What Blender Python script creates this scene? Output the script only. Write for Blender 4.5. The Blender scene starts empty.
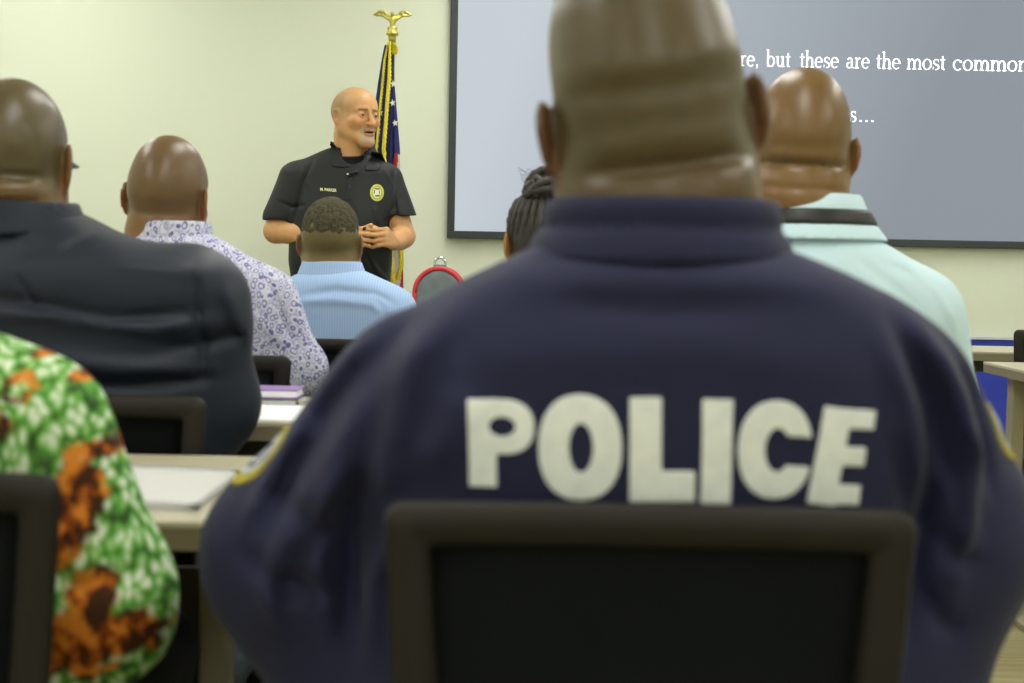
import bpy, bmesh, math, random
import numpy as np
from mathutils import Vector, Matrix, Euler
from mathutils.bvhtree import BVHTree

# ------------------------------------------------------------------ camera, world, light, exposure
SC = bpy.context.scene
COL = SC.collection
CAM_H, FPX = 1.04, 1422.2
cam_d = bpy.data.cameras.new('camera')
cam_d.lens = 50.0; cam_d.sensor_width = 36.0
cam_d.clip_start = 0.05
cam_d.dof.use_dof = True
cam_d.dof.focus_distance = 5.62
cam_d.dof.aperture_fstop = 5.6
cam = bpy.data.objects.new('camera', cam_d); COL.objects.link(cam)
cam.matrix_world = (Matrix.Translation((0, 0, CAM_H)) @ Matrix.Rotation(math.radians(90 - 3.44), 4, 'X')
                    @ Matrix.Rotation(math.radians(1.1), 4, 'Z'))
SC.camera = cam
CM = cam.matrix_world.copy()

world = bpy.data.worlds.new('world'); SC.world = world; world.use_nodes = True
world.node_tree.nodes['Background'].inputs[0].default_value = (0.9, 0.95, 0.85, 1)
world.node_tree.nodes['Background'].inputs[1].default_value = 0.14
SC.view_settings.view_transform = 'Standard'
SC.view_settings.look = 'None'
SC.view_settings.gamma = 1.0
SC.view_settings.use_curve_mapping = False
SC.view_settings.exposure = 0.0
LAMP = 10.8            # radiance of the ceiling panels
LAMP_COL = (1.0, 0.985, 0.94)
SC.cycles.max_bounces = 6


def W(px, py, d):
    """the point of the vertical plane y = d that stands behind a point of the photograph"""
    v = CM.to_3x3() @ Vector(((px - 512) / FPX, (341.5 - py) / FPX, -1))
    t = d / v.y
    return Vector((v.x * t, d, CAM_H + v.z * t))


# ------------------------------------------------------------------ small helpers
def tag(o, label=None, cat=None, group=None, kind=None):
    if label: o['label'] = label
    if cat: o['category'] = cat
    if group: o['group'] = group
    if kind: o['kind'] = kind
    return o


def empty(name, loc=(0, 0, 0), rz=0.0):
    o = bpy.data.objects.new(name, None); COL.objects.link(o)
    o.location = loc; o.rotation_euler = (0, 0, rz); o.empty_display_size = 0.1
    return o


def link(name, me, m=None, parent=None, smooth=True, loc=None):
    o = bpy.data.objects.new(name, me); COL.objects.link(o)
    if m is not None:
        for q in (m if isinstance(m, (list, tuple)) else [m]): me.materials.append(q)
    if parent is not None: o.parent = parent
    if loc is not None: o.location = loc
    if smooth: me.polygons.foreach_set('use_smooth', [True] * len(me.polygons))
    return o


def copy_tree(o, parent=None):
    c = o.copy(); COL.objects.link(c)
    if parent is not None: c.parent = parent
    for ch in list(o.children): copy_tree(ch, c)
    return c


class MB:
    """collects boxes, prisms and tubes into one mesh"""
    def __init__(s): s.bm = bmesh.new()

    def box(s, lo, hi, bev=0.0, mi=0):
        r = bmesh.ops.create_cube(s.bm, size=1.0)
        vs = r['verts']
        for v in vs:
            v.co = Vector([lo[i] + (v.co[i] + .5) * (hi[i] - lo[i]) for i in range(3)])
        if bev > 0:
            es = list({e for v in vs for e in v.link_edges})
            bmesh.ops.bevel(s.bm, geom=es, offset=bev, segments=2, affect='EDGES', profile=.6)
        if mi:
            for f in s.bm.faces:
                if f.material_index == 0: f.material_index = mi
        return s

    def tube(s, pts, r, seg=12, closed=False, caps=True):
        pts = [Vector(p) for p in pts]; n = len(pts)
        rs = r if isinstance(r, (list, tuple)) else [r] * n
        rings = []; up = None
        for i, p in enumerate(pts):
            if closed: t = pts[(i + 1) % n] - pts[i - 1]
            else: t = pts[min(i + 1, n - 1)] - pts[max(i - 1, 0)]
            t.normalize()
            if up is None:
                up = Vector((0, 0, 1)) if abs(t.z) < .9 else Vector((1, 0, 0))
            a = t.cross(up).normalized(); b = a.cross(t).normalized(); up = b
            rings.append([s.bm.verts.new(p + rs[i] * (a * math.cos(2 * math.pi * k / seg) + b * math.sin(2 * math.pi * k / seg))) for k in range(seg)])
        m = n if closed else n - 1
        for i in range(m):
            A, B = rings[i], rings[(i + 1) % n]
            for k in range(seg):
                s.bm.faces.new((A[k], A[(k + 1) % seg], B[(k + 1) % seg], B[k]))
        if caps and not closed:
            s.bm.faces.new(rings[0][::-1]); s.bm.faces.new(rings[-1])
        return s

    def lathe(s, prof, c=(0, 0, 0), seg=32):
        rings = []
        for r, z in prof:
            rings.append([s.bm.verts.new((c[0] + max(r, 1e-4) * math.cos(2 * math.pi * k / seg), c[1] + max(r, 1e-4) * math.sin(2 * math.pi * k / seg), c[2] + z)) for k in range(seg)])
        for A, B in zip(rings, rings[1:]):
            for k in range(seg): s.bm.faces.new((A[k], A[(k + 1) % seg], B[(k + 1) % seg], B[k]))
        s.bm.faces.new(rings[0][::-1]); s.bm.faces.new(rings[-1])
        return s

    def mesh(s, name='m'):
        bmesh.ops.recalc_face_normals(s.bm, faces=s.bm.faces)
        me = bpy.data.meshes.new(name); s.bm.to_mesh(me); s.bm.free()
        return me

    def build(s, name, m, parent=None, smooth=False, loc=None):
        o = link(name, s.mesh(name), m, parent, smooth, loc)
        return o


# ------------------------------------------------------------------ materials
def srgb(r, g, b):
    f = lambda c: (c / 255 / 12.92) if c / 255 <= .04045 else ((c / 255 + .055) / 1.055) ** 2.4
    return (f(r), f(g), f(b), 1)


def mat(name, col=(.5, .5, .5, 1), rough=.6, metal=0.0, spec=.5, sheen=0.0, noise=None, bump=None, attr=False, emit=None, coat=0.0):
    """noise=(scale, other colour, contrast); bump=(scale, strength, distance)"""
    m = bpy.data.materials.new(name); m.use_nodes = True
    nt = m.node_tree; N = nt.nodes; L = nt.links; P = N['Principled BSDF']
    P.inputs['Base Color'].default_value = col
    P.inputs['Roughness'].default_value = rough
    P.inputs['Metallic'].default_value = metal
    P.inputs['Specular IOR Level'].default_value = spec
    P.inputs['Sheen Weight'].default_value = sheen
    P.inputs['Coat Weight'].default_value = coat
    tc = N.new('ShaderNodeTexCoord')
    src = None
    if attr:
        a = N.new('ShaderNodeAttribute'); a.attribute_name = 'Col'; src = a.outputs['Color']
    if noise:
        nz = N.new('ShaderNodeTexNoise'); nz.inputs['Scale'].default_value = noise[0]; nz.inputs['Detail'].default_value = 5
        L.new(tc.outputs['Object'], nz.inputs['Vector'])
        cr = N.new('ShaderNodeValToRGB'); cr.color_ramp.elements[0].position = .5 - noise[2]; cr.color_ramp.elements[1].position = .5 + noise[2]
        L.new(nz.outputs['Fac'], cr.inputs['Fac'])
        mx = N.new('ShaderNodeMix'); mx.data_type = 'RGBA'
        if attr:
            mx.blend_type = 'MULTIPLY'; mx.inputs[0].default_value = 1
            cr.color_ramp.elements[0].color = noise[1]; cr.color_ramp.elements[1].color = (1, 1, 1, 1)
            L.new(src, mx.inputs[6]); L.new(cr.outputs['Color'], mx.inputs[7])
        else:
            L.new(cr.outputs['Color'], mx.inputs[0]); mx.inputs[6].default_value = col; mx.inputs[7].default_value = noise[1]
        src = mx.outputs[2]
    if src is not None: L.new(src, P.inputs['Base Color'])
    if bump:
        nb = N.new('ShaderNodeTexNoise'); nb.inputs['Scale'].default_value = bump[0]; nb.inputs['Detail'].default_value = 4
        L.new(tc.outputs['Object'], nb.inputs['Vector'])
        bp = N.new('ShaderNodeBump'); bp.inputs['Strength'].default_value = bump[1]; bp.inputs['Distance'].default_value = bump[2]
        L.new(nb.outputs['Fac'], bp.inputs['Height']); L.new(bp.outputs['Normal'], P.inputs['Normal'])
    if emit:
        P.inputs['Emission Color'].default_value = emit[0]; P.inputs['Emission Strength'].default_value = emit[1]
    return m


def nodes_of(m):
    nt = m.node_tree
    return nt.nodes, nt.links, nt.nodes['Principled BSDF'], [n for n in nt.nodes if n.type == 'TEX_COORD'][0]


M = {}
M['wall'] = mat('wall_paint', srgb(219, 225, 206), .85, noise=(1.3, srgb(214, 221, 202), .3), bump=(260, .12, .002))
M['side_wall'] = mat('side_wall_paint', srgb(224, 228, 206), .85, bump=(260, .1, .002))
M['ceiling'] = mat('ceiling_tile', srgb(232, 233, 222), .9, bump=(90, .3, .003))
M['wainscot'] = mat('blue_wainscot', srgb(42, 62, 178), .5, noise=(6, srgb(36, 54, 160), .2))
M['rail'] = mat('pale_rail', srgb(190, 196, 214), .5)
M['desk_top'] = mat('desk_laminate', srgb(196, 190, 166), .35, noise=(3, srgb(182, 176, 150), .3))
M['desk_edge'] = mat('desk_edge_band', srgb(128, 120, 94), .5)
M['desk_metal'] = mat('desk_leg_metal', srgb(146, 138, 110), .4, noise=(8, srgb(138, 130, 102), .3))
M['desk_panel'] = mat('desk_panel_brown', srgb(74, 68, 52), .6, noise=(7, srgb(66, 60, 46), .3))
M['paper'] = mat('white_paper', srgb(252, 253, 253), .8, bump=(20, .1, .002))
M['frame_pl'] = mat('chair_frame_plastic', srgb(33, 30, 24), .62, spec=.28, bump=(500, .25, .0008))
M['mesh_fab'] = mat('chair_mesh_fabric', srgb(34, 37, 40), .9, spec=.15, bump=(900, .5, .001))
M['seat_fab'] = mat('chair_seat_fabric', srgb(54, 62, 68), .95, spec=.2, bump=(700, .5, .001))
M['black_pl'] = mat('black_plastic', srgb(20, 20, 22), .45)
M['chrome'] = mat('chrome', srgb(205, 210, 212), .18, metal=1.0)
M['gold'] = mat('gold_metal', srgb(196, 186, 96), .42, metal=.85)
M['pole'] = mat('brass_pole', srgb(190, 180, 110), .35, metal=.8)
M['fringe'] = mat('gold_fringe', srgb(232, 216, 10), .7, noise=(90, srgb(200, 188, 20), .2), bump=(220, .5, .002))
M['lamp'] = mat('lamp_diffuser', (1, 1, 1, 1), .5, emit=(LAMP_COL + (1,), LAMP))
M['lamp_frame'] = mat('lamp_frame', srgb(230, 230, 226), .5)
M['screen_frame'] = mat('screen_frame_black', srgb(48, 56, 58), .55)
M['white_text'] = mat('slide_text_light', (1, 1, 1, 1), .9, spec=0, emit=(srgb(236, 240, 252), 0.98))
M['white_sock'] = mat('black_leather', srgb(18, 18, 18), .4)


def weave(m, sx=900, strength=.25):
    return m


def navy_cloth(name, c1, c2, rough=.9, spec=.18, sheen=.06):
    m = mat(name, c1, rough, spec=spec, sheen=sheen, noise=(5, c2, .28), bump=(420, .35, .0012))
    return m


M['navy'] = navy_cloth('police_jacket_navy', srgb(32, 35, 69), srgb(27, 29, 59), .78, .3, .06)
M['charcoal'] = navy_cloth('charcoal_navy_jacket', srgb(22, 31, 48), srgb(17, 26, 41), .52, .32, .03)
M['black_polo'] = navy_cloth('black_polo', srgb(24, 28, 30), srgb(20, 23, 25), .6, .35, .03)
M['mint'] = navy_cloth('mint_cotton', srgb(206, 231, 242), srgb(199, 226, 238), .85, .2, .05)
M['trouser'] = navy_cloth('dark_trousers', srgb(28, 30, 38), srgb(24, 26, 33))
M['khaki'] = navy_cloth('grey_trousers', srgb(70, 70, 66), srgb(62, 62, 58))
M['tee'] = navy_cloth('black_undershirt', srgb(20, 21, 24), srgb(17, 18, 20))
M['letter'] = mat('white_heat_print', srgb(240, 243, 244), .6, spec=.3, noise=(60, srgb(222, 228, 230), .25))
M['patch_gold'] = mat('gold_embroidery', srgb(186, 176, 48), .7, noise=(180, srgb(150, 138, 34), .2), bump=(600, .4, .001))
M['patch_white'] = mat('pale_embroidery', srgb(214, 216, 220), .7, noise=(120, srgb(150, 152, 176), .12), bump=(600, .4, .001))
M['badge_yellow'] = mat('yellow_embroidery', srgb(226, 232, 110), .7, noise=(500, srgb(170, 176, 60), .12))
M['badge_pale'] = mat('badge_pale', srgb(222, 228, 190), .7)
M['badge_blue'] = mat('badge_blue', srgb(52, 60, 92), .7)
M['name_thread'] = mat('name_thread', srgb(222, 230, 170), .7)

# light blue cotton with fine stripes
m = M['skyblue'] = mat('sky_blue_striped_cotton', srgb(176, 202, 236), .85, spec=.2, bump=(400, .2, .001))
N, L, P, tc = nodes_of(m)
wv = N.new('ShaderNodeTexWave'); wv.inputs['Scale'].default_value = 48; wv.bands_direction = 'X'; wv.inputs['Distortion'].default_value = .4
L.new(tc.outputs['Object'], wv.inputs['Vector'])
mx = N.new('ShaderNodeMix'); mx.data_type = 'RGBA'; mx.inputs[6].default_value = srgb(152, 180, 226); mx.inputs[7].default_value = srgb(172, 198, 234)
L.new(wv.outputs['Fac'], mx.inputs[0]); L.new(mx.outputs[2], P.inputs['Base Color'])

# lilac-white print shirt: blue-violet rings and paisley dots in rows


def paisley(name, ground, ink, ink2, scale):
    m = mat(name, ground, .85, spec=.2, bump=(400, .2, .001))
    N, L, P, tc = nodes_of(m)
    mp = N.new('ShaderNodeMapping'); mp.inputs['Scale'].default_value = (1, .6, .8); L.new(tc.outputs['Object'], mp.inputs['Vector'])
    nz = N.new('ShaderNodeTexNoise'); nz.inputs['Scale'].default_value = 14; L.new(mp.outputs[0], nz.inputs['Vector'])
    ad = N.new('ShaderNodeVectorMath'); ad.operation = 'MULTIPLY_ADD'; ad.inputs[1].default_value = (.03, .03, .03)
    L.new(nz.outputs['Color'], ad.inputs[0]); L.new(mp.outputs[0], ad.inputs[2])
    vo = N.new('ShaderNodeTexVoronoi'); vo.inputs['Scale'].default_value = scale; vo.inputs['Randomness'].default_value = .75
    L.new(ad.outputs[0], vo.inputs['Vector'])
    cr = N.new('ShaderNodeValToRGB'); e = cr.color_ramp.elements
    e[0].position = 0; e[0].color = ink2; e[1].position = .14; e[1].color = ground
    for p, c in ((.24, ground), (.32, ink), (.42, ink), (.5, ground), (.62, ground), (.72, ink2), (.8, ground)):
        q = e.new(p); q.color = c
    L.new(vo.outputs['Distance'], cr.inputs['Fac']); L.new(cr.outputs['Color'], P.inputs['Base Color'])
    return m


M['paisley'] = paisley('lilac_print_cotton', srgb(214, 214, 230), srgb(104, 106, 168), srgb(140, 142, 190), 82)

# green, white and orange african print
m = M['green_print'] = mat('green_orange_print', srgb(100, 180, 60), .85, spec=.2)
N, L, P, tc = nodes_of(m)
n1 = N.new('ShaderNodeTexVoronoi'); n1.inputs['Scale'].default_value = 78; n1.feature = 'F1'
mp = N.new('ShaderNodeMapping'); mp.inputs['Scale'].default_value = (1.3, .7, .75); L.new(tc.outputs['Object'], mp.inputs['Vector'])
nw = N.new('ShaderNodeTexNoise'); nw.inputs['Scale'].default_value = 22; L.new(mp.outputs[0], nw.inputs['Vector'])
ad = N.new('ShaderNodeVectorMath'); ad.operation = 'MULTIPLY_ADD'; ad.inputs[1].default_value = (.035, .035, .035)
L.new(nw.outputs['Color'], ad.inputs[0]); L.new(mp.outputs[0], ad.inputs[2]); L.new(ad.outputs[0], n1.inputs['Vector'])
cr = N.new('ShaderNodeValToRGB'); e = cr.color_ramp.elements; cr.color_ramp.interpolation = 'LINEAR'
e[0].position = 0; e[0].color = srgb(222, 236, 206); e[1].position = 1; e[1].color = srgb(30, 80, 26)
for p, c in ((.30, srgb(212, 224, 200)), (.44, srgb(150, 194, 122)), (.60, srgb(92, 162, 62)), (.80, srgb(66, 92, 48))):
    q = e.new(p); q.color = c
L.new(n1.outputs['Distance'], cr.inputs['Fac'])
at = N.new('ShaderNodeAttribute'); at.attribute_name = 'Col'          # where the cloth carries the large orange and brown motifs
sp = N.new('ShaderNodeSeparateColor'); L.new(at.outputs['Color'], sp.inputs[0])
n2 = N.new('ShaderNodeTexNoise'); n2.inputs['Scale'].default_value = 44; n2.inputs['Detail'].default_value = 3; L.new(mp.outputs[0], n2.inputs['Vector'])
cr2 = N.new('ShaderNodeValToRGB'); e = cr2.color_ramp.elements
e[0].position = .44; e[0].color = srgb(66, 38, 18); e[1].position = .58; e[1].color = srgb(214, 132, 44)
q = e.new(.50); q.color = srgb(150, 74, 16)
L.new(n2.outputs['Fac'], cr2.inputs['Fac'])
mx = N.new('ShaderNodeMix'); mx.data_type = 'RGBA'
L.new(sp.outputs[0], mx.inputs[0]); L.new(cr.outputs['Color'], mx.inputs[6]); L.new(cr2.outputs['Color'], mx.inputs[7]); L.new(mx.outputs[2], P.inputs['Base Color'])

# skins take their tint from the mesh (lips, stubble, hair shadow are true colours of the skin)
M['skin_dark'] = mat('skin_dark', rough=.38, spec=.5, attr=True, noise=(38, (.86, .84, .82, 1), .3), bump=(300, .12, .001))
M['skin_shiny'] = mat('skin_shiny', rough=.38, spec=.5, attr=True, noise=(34, (.86, .84, .82, 1), .3), bump=(260, .1, .001))
M['skin_light'] = mat('skin_light', rough=.45, spec=.4, attr=True, noise=(60, (.9, .86, .83, 1), .3), bump=(400, .12, .0008))
M['hair_short'] = mat('short_curly_hair', srgb(50, 47, 36), .9, spec=.2, noise=(120, srgb(88, 84, 62), .2), bump=(260, .8, .005))
M['braid'] = mat('braided_hair', srgb(40, 37, 34), .5, spec=.55, noise=(160, srgb(60, 55, 48), .2), bump=(420, .5, .002))
M['eye'] = mat('eye', rough=.15, attr=True)
M['glass_dark'] = mat('dark_glasses_frame', srgb(24, 26, 30), .3)

# floor: olive-beige planks running left to right
m = M['floor'] = mat('plank_floor', srgb(150, 142, 104), .42, spec=.4)
N, L, P, tc = nodes_of(m)
br = N.new('ShaderNodeTexBrick'); br.inputs['Scale'].default_value = 1
br.inputs['Brick Width'].default_value = 1.2; br.inputs['Row Height'].default_value = .15; br.inputs['Mortar Size'].default_value = .0016
br.inputs['Color1'].default_value = srgb(160, 152, 112); br.inputs['Color2'].default_value = srgb(142, 134, 96); br.inputs['Mortar'].default_value = srgb(88, 82, 58)
L.new(tc.outputs['Object'], br.inputs['Vector'])
mp = N.new('ShaderNodeMapping'); mp.inputs['Scale'].default_value = (1.2, 26, 1); L.new(tc.outputs['Object'], mp.inputs['Vector'])
ng = N.new('ShaderNodeTexNoise'); ng.inputs['Scale'].default_value = 2.4; ng.inputs['Detail'].default_value = 6; L.new(mp.outputs[0], ng.inputs['Vector'])
cr = N.new('ShaderNodeValToRGB'); cr.color_ramp.elements[0].position = .35; cr.color_ramp.elements[0].color = (.62, .6, .55, 1); cr.color_ramp.elements[1].position = .62
L.new(ng.outputs['Fac'], cr.inputs['Fac'])
mx = N.new('ShaderNodeMix'); mx.data_type = 'RGBA'; mx.blend_type = 'MULTIPLY'; mx.inputs[0].default_value = .8
L.new(br.outputs['Color'], mx.inputs[6]); L.new(cr.outputs['Color'], mx.inputs[7]); L.new(mx.outputs[2], P.inputs['Base Color'])

# the slide on the screen: a glowing grey-blue background, graded lighter towards its upper left corner
m = M['slide'] = mat('slide_background', (.02, .02, .02, 1), .9, spec=.1)
N, L, P, tc = nodes_of(m)
sx = N.new('ShaderNodeSeparateXYZ'); L.new(tc.outputs['Object'], sx.inputs[0])
a1 = N.new('ShaderNodeMath'); a1.operation = 'MULTIPLY'; a1.inputs[1].default_value = .33; L.new(sx.outputs['X'], a1.inputs[0])
a2 = N.new('ShaderNodeMath'); a2.operation = 'MULTIPLY_ADD'; a2.inputs[1].default_value = -.12; L.new(sx.outputs['Z'], a2.inputs[0]); L.new(a1.outputs[0], a2.inputs[2])
cr = N.new('ShaderNodeValToRGB'); e = cr.color_ramp.elements
e[0].position = 0.0; e[0].color = srgb(189, 197, 204); e[1].position = .66; e[1].color = srgb(134, 141, 150)
q = e.new(.32); q.color = srgb(160, 168, 177)
L.new(a2.outputs[0], cr.inputs['Fac']); L.new(cr.outputs['Color'], P.inputs['Emission Color']); P.inputs['Emission Strength'].default_value = 1.08

# flag cloth colours are stored on its faces
M['flag_blue'] = mat('flag_blue', srgb(44, 48, 128), .7, sheen=.2, bump=(500, .2, .001))
M['flag_white'] = mat('flag_white', srgb(226, 226, 226), .7, sheen=.2)
M['flag_red'] = mat('flag_red', srgb(200, 34, 40), .7, sheen=.2)
M['bag_grey'] = mat('grey_bag_cloth', srgb(120, 132, 134), .85, noise=(30, srgb(104, 116, 118), .3), bump=(500, .4, .001))
M['red'] = mat('red_piping', srgb(206, 52, 66), .5)
M['book_purple'] = mat('purple_cover', srgb(158, 130, 190), .5)
M['book_grey'] = mat('grey_green_cover', srgb(108, 118, 112), .5)
M['book_beige'] = mat('beige_cover', srgb(186, 186, 166), .5)
M['box_grey'] = mat('grey_metal_box', srgb(120, 130, 132), .5)

# ------------------------------------------------------------------ signed-distance modelling (numpy), polygonised with surface nets
F32 = np.float32


def smin(a, b, k):
    if k <= 0: return np.minimum(a, b)
    h = np.maximum(k - np.abs(a - b), 0) / k
    return np.minimum(a, b) - h * h * k * .25


def smax(a, b, k): return -smin(-a, -b, k)


def ell(c, r, R=None):
    c = np.array(c, F32); r = np.array(r, F32) if hasattr(r, '__len__') else np.array([r] * 3, F32)
    Ri = None if R is None else np.array(R.transposed(), F32)
    def f(x, y, z):
        a, b, g = x - c[0], y - c[1], z - c[2]
        if Ri is not None:
            a, b, g = (Ri[0, 0] * a + Ri[0, 1] * b + Ri[0, 2] * g, Ri[1, 0] * a + Ri[1, 1] * b + Ri[1, 2] * g, Ri[2, 0] * a + Ri[2, 1] * b + Ri[2, 2] * g)
        k0 = np.sqrt((a / r[0]) ** 2 + (b / r[1]) ** 2 + (g / r[2]) ** 2)
        k1 = np.sqrt((a / r[0] ** 2) ** 2 + (b / r[1] ** 2) ** 2 + (g / r[2] ** 2) ** 2) + 1e-9
        return k0 * (k0 - 1) / k1
    return f


def cone(a, b, ra, rb):
    a = np.array(a, F32); b = np.array(b, F32); ab = b - a; L2 = float(ab @ ab) + 1e-12
    def f(x, y, z):
        px, py, pz = x - a[0], y - a[1], z - a[2]
        t = np.clip((px * ab[0] + py * ab[1] + pz * ab[2]) / L2, 0, 1)
        return np.sqrt((px - t * ab[0]) ** 2 + (py - t * ab[1]) ** 2 + (pz - t * ab[2]) ** 2) - (ra + t * (rb - ra))
    return f


def rbox(c, h, r):
    def f(x, y, z):
        qx, qy, qz = np.abs(x - c[0]) - h[0] + r, np.abs(y - c[1]) - h[1] + r, np.abs(z - c[2]) - h[2] + r
        return np.sqrt(np.maximum(qx, 0) ** 2 + np.maximum(qy, 0) ** 2 + np.maximum(qz, 0) ** 2) + np.minimum(np.maximum(qx, np.maximum(qy, qz)), 0) - r
    return f


def loft(keys, n=2.3, capk=.05, sm=9, grow=0.0):
    """keys: (z, cx, cy, rx, ry) from low to high; a closed trunk of super-elliptic sections"""
    K = np.array(keys, float); zz = np.linspace(K[0, 0], K[-1, 0], 160)
    V = [np.interp(zz, K[:, 0], K[:, i]) for i in range(1, 5)]
    ker = np.ones(sm) / sm
    V = [np.convolve(np.pad(v, sm // 2, mode='edge'), ker, 'valid') for v in V]
    z0, z1 = K[0, 0] - grow, K[-1, 0] + grow
    def f(x, y, z):
        cx, cy, rx, ry = [np.interp(z, zz, v).astype(F32) for v in V]
        rx = rx + grow; ry = ry + grow
        q = ((np.abs((x - cx) / rx)) ** n + (np.abs((y - cy) / ry)) ** n) ** (1 / n)
        d = (q - 1) * np.minimum(rx, ry)
        return smax(d, np.maximum(z0 - z, z - z1), capk)
    return f


class Sdf:
    def __init__(s): s.ops = []
    def add(s, f, k=.01): s.ops.append(('+', f, k)); return s
    def sub(s, f, k=.01): s.ops.append(('-', f, k)); return s
    def cut(s, f, k=.004): s.ops.append(('&', f, k)); return s
    def disp(s, f): s.ops.append(('d', f, 0)); return s
    def __call__(s, x, y, z):
        d = None
        for op, f, k in s.ops:
            v = f(x, y, z)
            if d is None: d = v
            elif op == '+': d = smin(d, v, k)
            elif op == '-': d = smax(d, -v, k)
            elif op == '&': d = smax(d, v, k)
            else: d = d + v
        return d


def at_frame(f, c, R, s=1.0):
    """the field f placed at c, turned by R and scaled by s"""
    Ri = np.array(R.transposed(), F32)
    def g(x, y, z):
        a, b, e = (x - c[0]) / s, (y - c[1]) / s, (z - c[2]) / s
        return f(Ri[0, 0] * a + Ri[0, 1] * b + Ri[0, 2] * e, Ri[1, 0] * a + Ri[1, 1] * b + Ri[1, 2] * e, Ri[2, 0] * a + Ri[2, 1] * b + Ri[2, 2] * e) * s
    return g


def polygonise(f, lo, hi, h, margin=2.2, extra=0.0, B=4):
    lo = np.array(lo, float); hi = np.array(hi, float)
    n = (np.ceil((hi - lo) / h / B).astype(int)) * B + 1
    ax = [(lo[i] + h * np.arange(n[i])).astype(F32) for i in range(3)]
    nb = (n - 1) // B
    cax = [ax[i][:-1].reshape(-1, B)[:, 0] + h * B / 2 for i in range(3)]
    X, Y, Z = np.meshgrid(*cax, indexing='ij')
    C = f(X.ravel(), Y.ravel(), Z.ravel()).reshape(X.shape)
    act = np.abs(C) < (B * h * .87 * margin + extra)
    Fv = np.empty(tuple(n), F32)
    Cf = np.repeat(np.repeat(np.repeat(C, B, 0), B, 1), B, 2)
    Fv[:-1, :-1, :-1] = Cf
    Fv[-1] = 1; Fv[:, -1] = 1; Fv[:, :, -1] = 1
    A = np.zeros(tuple(n), bool); Af = np.repeat(np.repeat(np.repeat(act, B, 0), B, 1), B, 2)
    A[:-1, :-1, :-1] = Af
    I, J, K = np.nonzero(A)
    for s in range(0, len(I), 400000):
        i, j, k = I[s:s + 400000], J[s:s + 400000], K[s:s + 400000]
        Fv[i, j, k] = f(ax[0][i], ax[1][j], ax[2][k])
    Fv[0] = 1; Fv[:, 0] = 1; Fv[:, :, 0] = 1; Fv[-1] = 1; Fv[:, -1] = 1; Fv[:, :, -1] = 1
    S = Fv < 0
    c = [S[a:S.shape[0] - 1 + a, b:S.shape[1] - 1 + b, e:S.shape[2] - 1 + e] for a in (0, 1) for b in (0, 1) for e in (0, 1)]
    al = c[0].copy(); an = c[0].copy()
    for q in c[1:]: al &= q; an |= q
    ci, cj, ck = np.nonzero(an & ~al)
    ids = np.full(tuple(n - 1), -1, np.int32); ids[ci, cj, ck] = np.arange(len(ci))
    corners = [(a, b, e) for a in (0, 1) for b in (0, 1) for e in (0, 1)]
    val = np.stack([Fv[ci + a, cj + b, ck + e] for a, b, e in corners], 1)
    acc = np.zeros((len(ci), 3)); cnt = np.zeros(len(ci))
    for p in range(8):
        for q in range(p + 1, 8):
            d = np.array(corners[q]) - np.array(corners[p])
            if np.abs(d).sum() != 1 or d.min() < 0: continue
            va, vb = val[:, p], val[:, q]
            m = (va < 0) != (vb < 0)
            t = np.where(m, va / np.where(m, va - vb, 1), 0)
            pt = np.array(corners[p])[None] + t[:, None] * d[None]
            acc += pt * m[:, None]; cnt += m
    V = (acc / cnt[:, None] + np.stack([ci, cj, ck], 1)) * h + lo
    quads = []
    for axis in range(3):
        sl0 = [slice(None)] * 3; sl1 = [slice(None)] * 3
        sl0[axis] = slice(0, -1); sl1[axis] = slice(1, None)
        a, b = S[tuple(sl0)], S[tuple(sl1)]
        u, v = [(1, 2), (2, 0), (0, 1)][axis]
        i = np.stack(np.nonzero(a != b), 1)
        if not len(i): continue
        i = i[(i[:, u] > 0) & (i[:, v] > 0)]
        i = i[(i[:, u] < ids.shape[u]) & (i[:, v] < ids.shape[v])]
        du = np.zeros(3, int); du[u] = 1; dv = np.zeros(3, int); dv[v] = 1
        g = lambda q: ids[q[:, 0], q[:, 1], q[:, 2]]
        Q = np.stack([g(i - du - dv), g(i - dv), g(i), g(i - du)], 1)
        fl = ~a[i[:, 0], i[:, 1], i[:, 2]]
        Q[fl] = Q[fl][:, ::-1]
        quads.append(Q)
    Q = np.concatenate(quads)
    Q = Q[(Q >= 0).all(1)]
    return V, Q


def mesh_from(V, Q, name='m'):
    me = bpy.data.meshes.new(name)
    me.vertices.add(len(V)); me.vertices.foreach_set('co', np.asarray(V, F32).ravel())
    me.loops.add(len(Q) * 4); me.loops.foreach_set('vertex_index', Q.astype(np.int32).ravel())
    me.polygons.add(len(Q)); me.polygons.foreach_set('loop_start', np.arange(0, len(Q) * 4, 4, dtype=np.int32))
    try: me.polygons.foreach_set('loop_total', np.full(len(Q), 4, np.int32))
    except Exception: pass
    me.update(calc_edges=True); me.validate()
    return me


def paint(me, fn):
    """fn(V) -> colours; the tint of the material itself at each vertex"""
    n = len(me.vertices); V = np.empty(n * 3, F32); me.vertices.foreach_get('co', V); V = V.reshape(-1, 3)
    c = np.ones((n, 4), F32); c[:, :3] = fn(V)
    a = me.color_attributes.new('Col', 'FLOAT_COLOR', 'POINT'); a.data.foreach_set('color', c.ravel())


def solid(name, f, lo, hi, h, m, parent=None, colour=None, extra=0.0):
    V, Q = polygonise(f, lo, hi, h, extra=extra)
    me = mesh_from(V, Q, name)
    if colour: paint(me, colour)
    return link(name, me, m, parent)


def sstep(a, b, x):
    t = np.clip((x - a) / (b - a), 0, 1); return t * t * (3 - 2 * t)


rng = np.random.RandomState(7)


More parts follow.
